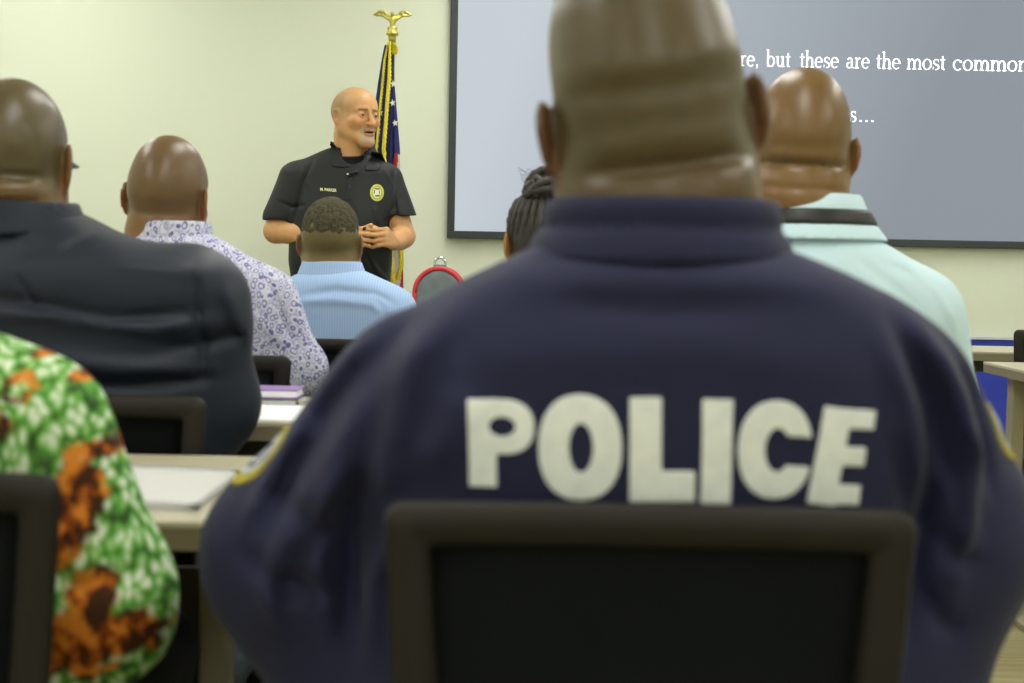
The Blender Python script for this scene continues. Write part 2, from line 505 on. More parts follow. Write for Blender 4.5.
def wrinkles(amp, freq=16, seed=0, stretch=(1, 1, 1)):
    r = np.random.RandomState(seed); ks = r.randn(7, 3) * freq * np.array(stretch); ph = r.rand(7) * 6.28; k2 = r.randn(7, 3) * freq * .5
    def f(x, y, z):
        s = 0
        for i in range(7):
            w = np.sin(k2[i, 0] * x + k2[i, 1] * y + k2[i, 2] * z + ph[i])
            s = s + np.sin(ks[i, 0] * x + ks[i, 1] * y + ks[i, 2] * z + ph[i] + 1.6 * w)
        return (s * (amp / 3)).astype(F32)
    return f


def crease(pts, w, depth, ymax=None, ymin=None, taper=True):
    """a groove (depth > 0) or ridge (depth < 0) that follows a line of (x, z) points over the cloth"""
    P_ = np.array(pts, float)
    def f(x, y, z):
        best = None; L = len(P_) - 1; tt = None
        for i in range(L):
            a, b = P_[i], P_[i + 1]; ab = b - a
            t = np.clip(((x - a[0]) * ab[0] + (z - a[1]) * ab[1]) / (ab @ ab + 1e-9), 0, 1)
            d = np.hypot(x - a[0] - t * ab[0], z - a[1] - t * ab[1]); u = (i + t) / L
            if best is None: best, tt = d, u
            else:
                m = d < best; tt = np.where(m, u, tt); best = np.minimum(best, d)
        v = depth * np.exp(-(best / w) ** 2)
        if taper: v = v * np.minimum(1, 4 * tt + .15) * np.minimum(1, 4 * (1 - tt) + .15)
        if ymax is not None: v = v * sstep(ymax + .03, ymax - .03, y)
        if ymin is not None: v = v * sstep(ymin - .03, ymin + .03, y)
        return v.astype(F32)
    return f


# ------------------------------------------------------------------ anatomy
def head_field(folds=(), neck_r=.062, ears=1.0, nape=0.0, open_mouth=True, neck_dir=(0, -.035, -.2), crown=1.0, big=0):
    s = Sdf()
    s.add(ell((0, -.014, .040 * crown), (.0765, .097, .086 * crown)))
    s.add(ell((0, -.042, .012), (.068, .070, .060)), .03)
    s.add(ell((0, .028, .035), (.067, .062, .062)), .02)
    s.add(ell((0, .032, -.035), (.058, .054, .075)), .03)
    for q in (-1, 1):
        s.add(cone((q * .054, .002, -.055), (q * .016, .070, -.100), .019, .017), .025)
        s.add(ell((q * .040, .060, -.026), .024), .02)
        s.add(cone((q * .012, .083, .021), (q * .046, .068, .019), .0085, .008), .012)
        s.add(ell((q * .062, -.005, -.035), (.016, .03, .035)), .03)
    s.add(ell((0, .077, -.100), (.022, .019, .019)), .018)
    s.add(cone(neck_pt0(), neck_dir, neck_r, neck_r * 1.05), .035)
    if nape: s.add(ell((0, -.055, -.075), (.062 * nape, .045, .05)), .03)
    s.add(cone((0, .088, .008), (0, .108 + .005 * big, -.034 - .003 * big), .0065, .0105 + .0015 * big), .010)
    if big: s.add(ell((0, .074, -.108), (.024, .020, .020)), .02)
    for q in (-1, 1):
        s.add(ell((q * .011, .098, -.036), (.008, .010, .007)), .006)
        s.sub(ell((q * .031, .100, -.001), (.019, .017, .012)), .014)
        s.add(ell((q * .031, .0760, -.002), (.0155, .0145, .0125)), .004)
        s.sub(ell((q * .031, .095, -.0025), (.0135, .014, .0042 - .0010 * big)), .002)
    s.add(ell((0, .093, -.0625), (.024, .012, .0065)), .006)
    s.add(ell((0, .090, -.0765), (.021, .012, .0075)), .006)
    if open_mouth: s.sub(ell((0, .106, -.0690), (.018, .016, .0042)), .003)
    for q in (-1, 1):
        if ears <= 0: continue
        R = Euler((math.radians(8), 0, math.radians(-q * -24)), 'XYZ').to_matrix()
        cx = q * (.0865 - .002 * big)
        s.add(ell((cx, -.020 + .009 * big, -.006), (.0062, .0185 * ears + .002 * big, .033 * ears), R), .006)
        s.add(ell((cx - q * .006, -.010, -.026), (.007, .011, .013), R), .006)
        s.sub(ell((cx + q * .005, -.012, -.002), (.0062, .0105, .0195), R), .004)
    if big:
        s.disp(lambda x, y, z: (.0013 * sum(np.exp(-((z - zz - .004 * np.cos(x * 60)) / .0022) ** 2) for zz in (.040, .050, .060)) * sstep(.05, .07, y) * sstep(.045, .03, np.abs(x)) - .0
               + .0016 * np.exp(-((np.abs(x) - .026 - (-.035 - z) * .35) / .003) ** 2) * sstep(-.075, -.06, z) * sstep(-.03, -.04, z) * sstep(.05, .07, y)).astype(F32))
    for (z0, dep, w, cv) in folds:
        def fo(x, y, z, z0=z0, dep=dep, w=w, cv=cv):
            return (dep * np.exp(-((z - z0 - cv * x * x) / w) ** 2) * sstep(.0, -.04, y) * sstep(.085, .045, np.abs(x))).astype(F32)
        s.disp(fo)
    return s


def neck_pt0(): return (0, -.022, -.055)


def rotm(yaw=0, pitch=0, roll=0):
    return (Matrix.Rotation(math.radians(yaw), 3, 'Z') @ Matrix.Rotation(math.radians(roll), 3, 'Y') @ Matrix.Rotation(math.radians(pitch), 3, 'X'))


def hand(s, wr, f, n, side, curl=(.5, .7, .5), sc=1.0, spread=.08, k=.006, thumb=None):
    """palm, five fingers with two bends each, and a thumb from the side of the palm. f: towards the fingers, n: out of the palm"""
    wr = Vector(wr); f = Vector(f).normalized(); n = Vector(n); n = (n - f * n.dot(f)).normalized(); t = f.cross(n) * side
    offs = (.030, .010, -.010, -.028); lens = ((.044, .027, .021), (.049, .030, .022), (.045, .028, .021), (.035, .021, .019)); rad = (.0092, .0095, .009, .008)
    for i in range(4):
        kn = wr + f * (.086 - .004 * abs(i - 1)) * sc + t * offs[i] * sc
        s.add(cone(wr + f * .012 * sc + t * offs[i] * .55 * sc, kn, .015 * sc, .0115 * sc), .012)
        p = kn; ang = 0.0
        for j in range(3):
            ang += curl[j] * (1 + .08 * i)
            d = (f * math.cos(ang) + n * math.sin(ang) + t * spread * (1.5 - i)).normalized()
            q = p + d * lens[i][j] * sc
            s.add(cone(p, q, rad[i] * sc * (1 - .06 * j), rad[i] * sc * (.94 - .06 * j)), .0035 if j else .007)
            p = q
    th = thumb or (f * .65 + t * .62 + n * .5)
    th = Vector(th).normalized(); b = wr + f * .022 * sc + t * .026 * sc + n * .006
    m_ = b + th * .042 * sc; e = m_ + (th * .9 + f * .5).normalized() * .032 * sc; g = e + (th * .5 + f * .8).normalized() * .026 * sc
    s.add(cone(b, m_, .0155 * sc, .0125 * sc), .012); s.add(cone(m_, e, .0115 * sc, .010 * sc), .004); s.add(cone(e, g, .010 * sc, .0088 * sc), .003)


def skin_paint(base, scalp, head_c, R, S, stubble=1.0, face=None, inner=None):
    Ri = np.array(R.transposed(), F32); base = np.array(base[:3]); scalp = np.array(scalp[:3])
    def fn(V):
        L_ = ((V - np.array(head_c, F32)) / S) @ Ri.T
        x, y, z = L_[:, 0], L_[:, 1], L_[:, 2]
        w = sstep(-.075, -.02, z + .5 * np.maximum(y, -.1) * 0) * sstep(.085, .03, y + np.maximum(0, .0 - z) * 1.6) * sstep(.25, .2, z) * stubble
        w = w * (np.hypot(x, y) < .13) * sstep(.084, .079, np.abs(x))
        c = base[None] * (1 - w[:, None]) + scalp[None] * w[:, None]
        if inner is not None:                                     # thinner, redder skin of the ears
            e = .55 * (sstep(.0775, .086, np.abs(x)) * (np.abs(z) < .05) * (np.abs(y + .015) < .05) * sstep(.03, -.03, z))[:, None]
            c = c * (1 - e) + np.array(inner[:3])[None] * e
        if face is not None: c = face(c, x, y, z)
        return c
    return fn


def seated_body(name, origin, cfg, label):
    """one continuous body: head, neck, trunk, arms, hands, legs; returns the person object. All in the person's own frame, +y ahead"""
    s = Sdf()
    hc = cfg['head']; R = rotm(*cfg.get('turn', (0, 0, 0))); S = cfg.get('S', 1.0)
    tk = cfg['trunk']
    s.add(loft([(z, cx, cy, rx - .035, ry - .03) for z, cx, cy, rx, ry in tk if z < cfg['sh_z'] + .01], capk=.06))
    s.add(cone((hc[0] * .6, hc[1] - .03, cfg['sh_z'] + .0), (hc[0], hc[1] - .022 * S, hc[2] - .06 * S), cfg.get('neck', .062) * 1.15, cfg.get('neck', .062)), .05)
    for q, A in ((-1, cfg['armL']), (1, cfg['armR'])):
        sh, el, wr = A[:3]
        s.add(cone(sh, el, .050, .040), .03); s.add(cone(el, wr, .040, .027), .015)
        d = (Vector(wr) - Vector(el)).normalized()
        hand(s, Vector(wr) + d * .005, d + Vector((-.15 * q, 0, -.05)), (0, -.1, -1), -q * -1 * -1, sc=1.0)
    hz = .535
    for q in (-1, 1):
        kx, ky = q * cfg.get('knee', (.16, .42))[0], cfg.get('knee', (.16, .42))[1]
        s.add(cone((q * .09, .02, hz), (kx, ky, hz - .01), .078, .056), .03)
        s.add(cone((kx, ky, hz - .01), (kx, ky + .03, .10), .052, .036), .015)
        s.add(cone((kx, ky, .045), (kx, ky + .15, .035), .034, .026), .02)
    hf = head_field(cfg.get('folds', ()), cfg.get('neck', .062) / S, cfg.get('ears', 1.0), cfg.get('nape', 0), neck_dir=(0, -.03, -.10), crown=cfg.get('crown', 1.0))
    s.add(at_frame(hf, hc, R, S), .02)
    ex = max(abs(v[0]) for A in (cfg['armL'], cfg['armR']) for v in A[:3]) + .12
    xm = cfg.get('hx', 0)
    lo = (-ex + xm, -.26, -.02); hi = (ex + xm, .78, hc[2] + .17 * S)
    o = solid(name, s, lo, hi, cfg.get('h', .005), cfg['skin'], None, skin_paint(cfg['base'], cfg['scalp'], hc, R, S, inner=cfg.get('inner'), stubble=cfg.get('stubble', 1.0)))
    o.location = (origin[0], origin[1], 0)
    tag(o, label, 'person')
    # trousers and shoes
    t = Sdf()
    t.add(loft([(z, cx, cy, rx * .93, ry * .95) for z, cx, cy, rx, ry in tk if z < .70], capk=.05))
    for q in (-1, 1):
        kx, ky = q * cfg.get('knee', (.16, .42))[0], cfg.get('knee', (.16, .42))[1]
        t.add(cone((q * .09, .02, hz), (kx, ky, hz - .01), .088, .068), .05)
        t.add(cone((kx, ky, hz - .012), (kx, ky + .03, .12), .066, .058), .015)
    t.cut(lambda x, y, z: .085 - z, .004)
    t.disp(wrinkles(.003, 22, 3))
    solid('trousers', t, (-.36, -.25, .03), (.36, .62, .74), .008, cfg.get('trouser', M['trouser']), o, extra=.006)
    for q in (-1, 1):
        kx, ky = q * cfg.get('knee', (.16, .42))[0], cfg.get('knee', (.16, .42))[1]
        sh = Sdf().add(cone((kx, ky - .01, .045), (kx, ky + .17, .036), .044, .036)).add(ell((kx, ky + .02, .085), (.05, .055, .035)), .02).cut(lambda x, y, z: .004 - z, .006)
        solid('shoe', sh, (kx - .07, ky - .08, -.01), (kx + .07, ky + .24, .14), .007, M['white_sock'], o)
    return o, s


def top_field(cfg, grow=.0, sleeve=(.068, .062, .05), blend=.05):
    s = Sdf(); s.add(loft(cfg['trunk'], cfg.get('n', 2.3), capk=cfg.get('capk', .07), grow=grow))
    for A in (cfg['armL'], cfg['armR']):
        sh, el, wr = [Vector(v) for v in A[:3]]
        r = A[3] if len(A) > 3 else sleeve
        s.add(cone(sh, el, r[0], r[1]), blend); s.add(cone(el, el.lerp(wr, .93), r[1], r[2]), .03)
    return s


def collar_field(c, z0, z1, r0, r1, tilt=0.0, th=.005, gap=None, n=2.1):
    """a stand-and-fall collar: a thin band around the neck, r0 = (rx, ry) at the foot, r1 at the fold; gap opens it at the front"""
    def f(x, y, z):
        u = (z - tilt * (y - c[1]) - z0) / (z1 - z0); uc = np.clip(u, 0, 1)
        rx = r0[0] + (r1[0] - r0[0]) * uc; ry = r0[1] + (r1[1] - r0[1]) * uc
        q = ((np.abs((x - c[0]) / rx)) ** n + (np.abs((y - c[1]) / ry)) ** n) ** (1 / n)
        d = np.abs((q - 1) * np.minimum(rx, ry)) - th
        dz = np.maximum(-u, u - 1) * (z1 - z0)
        d = smax(d, dz, .006)
        if gap: d = smax(d, gap - np.hypot(x - c[0], y - (c[1] + ry)), .004)
        return d.astype(F32)
    return f


def bvh_of(o):
    me = o.data; n = len(me.vertices); V = np.empty(n * 3, F32); me.vertices.foreach_get('co', V)
    Q = [tuple(p.vertices) for p in me.polygons]
    return BVHTree.FromPolygons([Vector(v) for v in V.reshape(-1, 3)], Q)


def lay_on(bv, V, origin_fn, direc, fallback=0.0):
    """V rows are (u, v, w): slide every point onto the surface along direc and lift it by w"""
    out = []; last = None
    D = Vector(direc)
    for u, v, w in V:
        p = origin_fn(u, v); h = bv.ray_cast(p, D)
        if h[0] is None: q = last if last is not None else p + D * fallback
        else: q = h[0]; last = q
        q = Vector((p.x, q.y, p.z)) if abs(D.y) > .99 else q
        out.append(q - D * w)
    return np.array([tuple(p) for p in out], F32)


def decal(name, bv, f2, ubox, step, th, origin_fn, direc, m, parent, rnd=.0012):
    """f2(u, v) = 2-D distance; gives a patch of thickness th that lies on the cloth"""
    (u0, v0), (u1, v1) = ubox
    def f(x, y, z):
        return smax(f2(x, z), np.abs(y) - th, rnd).astype(F32)
    # w is laid out on the y axis with a coarser scale so that few layers are needed
    k = step / (th * .9)
    def g(x, y, z): return smax(f2(x, z), (np.abs(y) / k - th) * 1.0, rnd).astype(F32)
    V, Q = polygonise(g, (u0 - 3 * step, -th * k - 3 * step, v0 - 3 * step), (u1 + 3 * step, th * k + 3 * step, v1 + 3 * step), step, margin=5)
    P3 = np.stack([V[:, 0], V[:, 2], V[:, 1] / k + th * .4], 1)
    X = lay_on(bv, P3, origin_fn, direc)
    return link(name, mesh_from(X, Q, name), m, parent)


# 2-D fields
def seg2(ax, ay, bx, by, r, sq=False):
    def f(x, y):
        dx, dy = bx - ax, by - ay; L2 = dx * dx + dy * dy; L_ = math.sqrt(L2)
        if sq:
            t = ((x - ax) * dx + (y - ay) * dy) / L_; n_ = np.abs(-(x - ax) * dy + (y - ay) * dx) / L_
            return np.maximum(np.abs(t - L_ / 2) - L_ / 2, n_ - r)
        t = np.clip(((x - ax) * dx + (y - ay) * dy) / L2, 0, 1)
        return np.hypot(x - ax - t * dx, y - ay - t * dy) - r
    return f


def oval2(cx, cy, rx, ry, w=None, n=2.0):
    def f(x, y):
        q = (np.abs((x - cx) / rx) ** n + np.abs((y - cy) / ry) ** n) ** (1 / n)
        d = (q - 1) * min(rx, ry)
        return d if w is None else np.abs(d + w) - w
    return f


def union2(*fs):
    def f(x, y):
        d = fs[0](x, y)
        for g in fs[1:]: d = np.minimum(d, g(x, y))
        return d
    return f


# ------------------------------------------------------------------ the room
X0, X1, Y0, Y1, ZC = -3.4, 3.7, -2.2, 6.6, 2.75
def wallbox(name, lo, hi, m):
    o = MB().box(lo, hi).build(name, m); tag(o, kind='structure'); return o
wallbox('floor', (X0 - .1, Y0 - .1, -.08), (X1 + .1, Y1 + .1, 0), M['floor'])
wallbox('ceiling', (X0 - .1, Y0 - .1, ZC), (X1 + .1, Y1 + .1, ZC + .08), M['ceiling'])
wallbox('wall_front', (X0 - .1, Y1, 0), (X1 + .1, Y1 + .12, ZC), M['wall'])
wallbox('wall_left', (X0 - .1, Y0 - .1, 0), (X0, Y1, ZC), M['side_wall'])
wallbox('wall_right', (X1, Y0 - .1, 0), (X1 + .1, Y1, ZC), M['side_wall'])
wallbox('wall_back', (X0, Y0 - .1, 0), (X1, Y0, ZC), M['side_wall'])
zr = W(1000, 337, Y1).z
wallbox('trim_1', (X0, Y1 - .012, .10), (X1, Y1, zr - .012), M['wainscot'])
wallbox('trim_2', (X0, Y1 - .022, zr - .012), (X1, Y1, zr), M['rail'])
wallbox('baseboard_front', (X0, Y1 - .02, 0), (X1, Y1, .10), M['black_pl'])

# ceiling light panels
fx = empty('ceiling_light')
mb = MB()
for lo, hi in (((-.32, -.62, -.03), (-.29, .62, 0)), ((.29, -.62, -.03), (.32, .62, 0)), ((-.29, -.62, -.03), (.29, -.59, 0)), ((-.29, .59, -.03), (.29, .62, 0))): mb.box(lo, hi)
mb.build('frame', M['lamp_frame'], fx)
MB().box((-.29, -.59, -.018), (.29, .59, -.004)).build('diffuser', M['lamp'], fx)
k = 0
for iy, y in enumerate((-1.5, 1.25, 3.6, 5.5)):
    for ix, x in enumerate((-2.2, 0.1, 2.4)):
        o = fx if k == 0 else copy_tree(fx); k += 1
        o.location = (x, y, ZC)
        row = ('behind the camera', 'over the first row of seats', 'over the middle rows', 'nearest the front wall')[iy]
        side = ('on the left side', 'down the middle', 'on the right side')[ix]
        tag(o, 'white ceiling light panel ' + row + ' ' + side, 'ceiling light', 'light panels in the ceiling')

# ------------------------------------------------------------------ projection screen and its slide
SL = W(447, 238, Y1 - .03); SB = SL.z
sx0, sx1, sz0, sz1 = SL.x, SL.x + 3.35, SB, SB + 1.62
scr = empty('projection_screen', ((sx0 + sx1) / 2, Y1, SB)); tag(scr, 'large wall screen with a black frame showing a grey slide', 'screen')
hw = (sx1 - sx0) / 2; fw = .034; hh = sz1 - sz0
mb = MB()
mb.box((-hw, -.045, 0), (hw, 0, fw), .004); mb.box((-hw, -.045, hh - fw), (hw, 0, hh), .004)
mb.box((-hw, -.045, fw), (-hw + fw, 0, hh - fw), .004); mb.box((hw - fw, -.045, fw), (hw, 0, hh - fw), .004)
mb.build('frame', M['screen_frame'], scr)
pn = MB().box((fw * .9, -.030, fw * .9), (2 * hw - fw * .9, -.006, hh - fw * .9)).build('screen_surface', M['slide'], scr)
pn.location = (-hw, 0, 0)


def arcband(cx, cy, rx, ry, wx, wy, a0, a1, n=28):
    """strip between two ellipses: wx thick at the sides, wy at top and bottom"""
    out = []
    for i in range(n):
        A = [math.radians(a0 + (a1 - a0) * (i + j) / n) for j in (0, 1)]
        o_ = [(cx + rx * math.cos(a), cy + ry * math.sin(a)) for a in A]
        n_ = [(cx + (rx - wx) * math.cos(a), cy + (ry - wy) * math.sin(a)) for a in A]
        out.append([o_[0], o_[1], n_[1], n_[0]])
    return out


def R4(x0, y0, x1, y1): return [(x0, y0), (x1, y0), (x1, y1), (x0, y1)]


ST, TH = .17, .075
def g_r(): return [R4(.12, 0, .12 + ST, 1), R4(0, 0, .44, TH), R4(0, .92, .2, 1)] + arcband(.46, .62, .26, .4, .1, .12, 60, 165) , .68
def g_n(x=0): return [R4(x + .1, 0, x + .1 + ST, 1), R4(x, 0, x + .38, TH), R4(x, .92, x + .2, 1)] + arcband(x + .48, .56, .34, .46, ST, .12, 0, 160) + [R4(x + .65, 0, x + .82, .58), R4(x + .55, 0, x + .93, TH)], x + .98
def g_m():
    a, _ = g_n(0); b, w = g_n(.55); return a + b[3:], w
def g_e(): return arcband(.42, .5, .42, .53, ST, .09, 20, 315) + [R4(.1, .5, .8, .5 + TH)] + arcband(.42, .5, .42, .53, ST * .8, .09, 5, 20), .92
def g_o(): return arcband(.46, .5, .46, .53, ST, .08, 0, 360), 1.0
def g_c(): return arcband(.44, .5, .44, .53, ST, .09, 48, 318) + [R4(.62, .72, .8, .9)], .9
def g_a(): return [R4(.5, .1, .5 + ST, .72)] + arcband(.38, .68, .29, .35, ST, .08, 0, 160) + arcband(.34, .28, .32, .3, ST, .08, 70, 300) + [[(.5, .14), (.67, .0), (.85, .03), (.67, .16)]], .88
def g_s(): return arcband(.34, .76, .28, .27, .13, .09, 30, 250) + arcband(.36, .25, .31, .28, .14, .09, -110, 75) + [R4(.55, .74, .6, .98), R4(.04, .02, .09, .3), [(.1, .66), (.2, .5), (.64, .3), (.56, .48)]], .74
def g_t(): return [R4(.16, .14, .16 + ST, 1.3), R4(0, .92, .52, 1)] + arcband(.36, .2, .2, .22, ST, .09, 180, 320), .58
def g_h():
    a, w = g_n(0); a[0] = R4(.1, 0, .1 + ST, 1.62); a[2] = R4(0, 1.55, .2, 1.62); return a, w
def g_b(): return [R4(.1, .02, .1 + ST, 1.62), R4(0, 1.55, .2, 1.62)] + arcband(.48, .5, .42, .53, ST, .09, -150, 150), .98
def g_u(): return [R4(.12, .4, .12 + ST, 1), R4(0, .92, .2, 1), R4(.62, 0, .62 + ST, 1), R4(.5, .92, .7, 1), R4(.7, 0, .92, TH)] + arcband(.46, .42, .34, .44, ST, .12, 180, 330), .98
def g_comma(): return [R4(.06, 0, .24, .17), [(.14, 0), (.24, 0), (.2, -.16), (.08, -.26), (.06, -.2), (.15, -.1)]], .4
def g_dot(): return [R4(.1, 0, .27, .17)], .46
GL = {'r': g_r, 'n': g_n, 'm': g_m, 'e': g_e, 'o': g_o, 'c': g_c, 'a': g_a, 's': g_s, 't': g_t, 'h': g_h, 'b': g_b, 'u': g_u, ',': g_comma, '.': g_dot}


def word(txt, pxa, pxb, py, xh):
    a = W(pxa, py, Y1 - .034); b = W(pxb, py, Y1 - .034)
    polys = []; x = 0
    for ch in txt:
        P_, w = GL[ch]()
        polys += [[(x + u, v) for u, v in q] for q in P_]; x += w
    kx = (b.x - a.x) / x
    return [[(a.x - (sx0 + sx1) / 2 + u * kx, v * xh) for u, v in q] for q in polys]


text_z = [(W(846, 69, Y1).z, [('re,', 740, 759.5), ('but', 766, 791), ('these', 799.6, 839.5), ('are', 846, 870.5), ('the', 876, 901.5), ('most', 907, 946), ('common', 953, 1029)], 69),
          (W(860, 122.5, Y1).z, [('es', 841.5, 857), ('...', 858.5, 876)], 122.5)]
for z, words_, py in text_z:
    bm = bmesh.new()
    for i, (t, a, b) in enumerate(words_):
        for j, q in enumerate(word(t, a, b, py, .0475)):
            zz = z - SB
            lo_ = [bm.verts.new((u, -.0312, zz + v)) for u, v in q]; up_ = [bm.verts.new((u, -.0300, zz + v)) for u, v in q]
            n_ = len(q)
            try:
                bm.faces.new(lo_)
                for e in range(n_): bm.faces.new((lo_[e], up_[e], up_[(e + 1) % n_], lo_[(e + 1) % n_]))
            except ValueError: pass
    bmesh.ops.recalc_face_normals(bm, faces=bm.faces)
    me = bpy.data.meshes.new('slide_text'); bm.to_mesh(me); bm.free()
    link('slide_text', me, M['white_text'], scr, smooth=False)

# ------------------------------------------------------------------ flag on its stand
FD = 6.15
fp = W(392, 60, FD); FXX = fp.x
ft = W(391, 36, FD).z
flag = empty('flag', (FXX, FD, 0)); tag(flag, 'american flag with gold fringe hanging furled from a brass pole beside the screen', 'flag')
mb = MB().tube([(0, 0, .03), (0, 0, ft)], .0125, 16); mb.build('pole', M['pole'], flag, True)
MB().lathe([(.16, 0), (.16, .015), (.13, .035), (.05, .06), (.03, .10), (.018, .12)]).build('base', M['gold'], flag, True)
e0 = ft
MB().lathe([(.014, -.03), (.017, -.01), (.017, .0), (.026, .004), (.027, .012), (.018, .02), (.022, .03), (.022, .036), (.008, .044), (.006, .056)], (0, 0, e0)).build('finial_cap', M['gold'], flag, True)
eg = Sdf()
eb = e0 + .070
eg.add(cone((0, -.004, eb - .026), (0, .0, eb), .010, .016)); eg.add(ell((0, -.014, eb + .022), (.0085, .011, .009)), .008); eg.add(cone((0, -.022, eb + .022), (0, -.032, eb + .016), .004, .0018), .003)
for q in (-1, 1):
    for t, (a, b, c_) in enumerate((((.006, .004), (.036, .030), .0075), ((.036, .030), (.056, .034), .0070), ((.056, .034), (.080, .020), .0055), ((.010, -.004), (.044, .018), .0065), ((.044, .018), (.070, .016), .0055))):
        eg.add(cone((q * a[0], .002, eb + a[1]), (q * b[0], .006, eb + b[1]), c_, c_ * .75), .006)
    eg.add(cone((q * .005, -.002, eb - .03), (q * .008, -.006, eb - .046), .004, .003), .003)
eg.add(cone((0, .006, eb - .022), (0, .018, eb - .044), .008, .007), .006)
solid('eagle_finial', eg, (-.1, -.05, eb - .06), (.1, .04, eb + .05), .003, M['gold'], flag)

zt = W(390, 46, FD).z; zb = .62
NU, NV = 96, 70
prof = []


def flag_pt(u, v):
    """u: fly position folded into pleats, v: 0 top .. 1 bottom"""
    z = zt - v * (zt - zb)
    spread = .018 + .05 * min(1, v * 3.0) ** .8 + .018 * v
    ang = u * math.pi * 7
    x = -.012 - .014 * min(1, v * 3) + (u - .5) * 2 * spread * (1.0) + .012 * math.sin(ang * .5 + 3 * v)
    y = -.018 - (.012 + .03 * min(1, v * 2.5)) * (.5 + .5 * math.sin(ang + 1.5 * v))
    return Vector((x, y, z + .02 * math.sin(ang * .7) * v))


bm = bmesh.new(); G = [[bm.verts.new(flag_pt(i / NU, j / NV)) for i in range(NU + 1)] for j in range(NV + 1)]
for j in range(NV):
    for i in range(NU):
        f = bm.faces.new((G[j][i], G[j][i + 1], G[j + 1][i + 1], G[j + 1][i])); f.smooth = True
        u, v = (i + .5) / NU, (j + .5) / NV
        z = zt - v * (zt - zb)
        if v < .43 - .12 * abs(u - .35): f.material_index = 0
        else: f.material_index = 1 + (int(math.floor((u * 5.2 + v * 2.6))) % 2)
r = bmesh.ops.solidify(bm, geom=bm.faces[:], thickness=.0015)
me = bpy.data.meshes.new('flag_cloth'); bm.to_mesh(me); bm.free()
cloth = link('flag_cloth', me, [M['flag_blue'], M['flag_white'], M['flag_red']], flag, False)
# stars, sewn to the canton
bvf = bvh_of(cloth)
for sxp, syp in ((394, 85), (396, 124), (379, 132), (393.5, 104), (395, 66), (381, 114)):
    w = W(sxp, syp, FD); cx, cz = w.x - FXX, w.z
    h = bvf.ray_cast(Vector((cx, -.5, cz)), Vector((0, 1, 0)))
    if h[0] is None: continue
    bm = bmesh.new(); vs = []
    for k in range(10):
        rr = .017 if k % 2 == 0 else .007; a = math.pi / 2 + k * math.pi / 5 + .2
        vs.append(bm.verts.new((cx + rr * .8 * math.cos(a), h[0].y - .004, cz + rr * math.sin(a))))
    f = bm.faces.new(vs); r = bmesh.ops.extrude_face_region(bm, geom=[f])
    for v in r['geom']:
        if isinstance(v, bmesh.types.BMVert): v.co.y += .006
    bmesh.ops.recalc_face_normals(bm, faces=bm.faces)
    me = bpy.data.meshes.new('star'); bm.to_mesh(me); bm.free()
    link('star', me, M['flag_white'], cloth, False)
# fringe bands: along the folded fly edge and along the heading
def fringe(pxs, wd, yo):
    pts = [W(a, b, FD) for a, b in pxs]
    bm = bmesh.new(); n = 90; rows = []
    for i in range(n + 1):
        t = i / n * (len(pts) - 1); k = min(int(t), len(pts) - 2); p = pts[k].lerp(pts[k + 1], t - k)
        jag = .002 if i % 2 else -.002; ww = wd * (.55 + .45 * min(1, i / 18))
        x = p.x - FXX
        rows.append([bm.verts.new((x - ww, yo, p.z)), bm.verts.new((x, yo - .012, p.z)), bm.verts.new((x + ww + jag, yo, p.z)), bm.verts.new((x, yo + .006, p.z))])
    for A, B in zip(rows, rows[1:]):
        for q in range(4): bm.faces.new((A[q], A[(q + 1) % 4], B[(q + 1) % 4], B[q]))
    bm.faces.new(rows[0]); bm.faces.new(rows[-1][::-1]); bmesh.ops.recalc_face_normals(bm, faces=bm.faces)
    me = bpy.data.meshes.new('fringe'); bm.to_mesh(me); bm.free()
    link('fringe', me, M['fringe'], flag, True)
fringe([(389.5, 44), (386, 62), (384, 84), (381.5, 110), (378, 150), (380, 230), (390, 300)], .0058, -.066)
fringe([(391.5, 44), (391, 80), (388.5, 110), (385.5, 150), (390, 230), (396, 290)], .0088, -.080)
fringe([(399.5, 236), (402, 250), (402.5, 266), (398.5, 280)], .0105, -.070)
fringe([(393, 44), (396, 49), (395.5, 56)], .012, -.05)

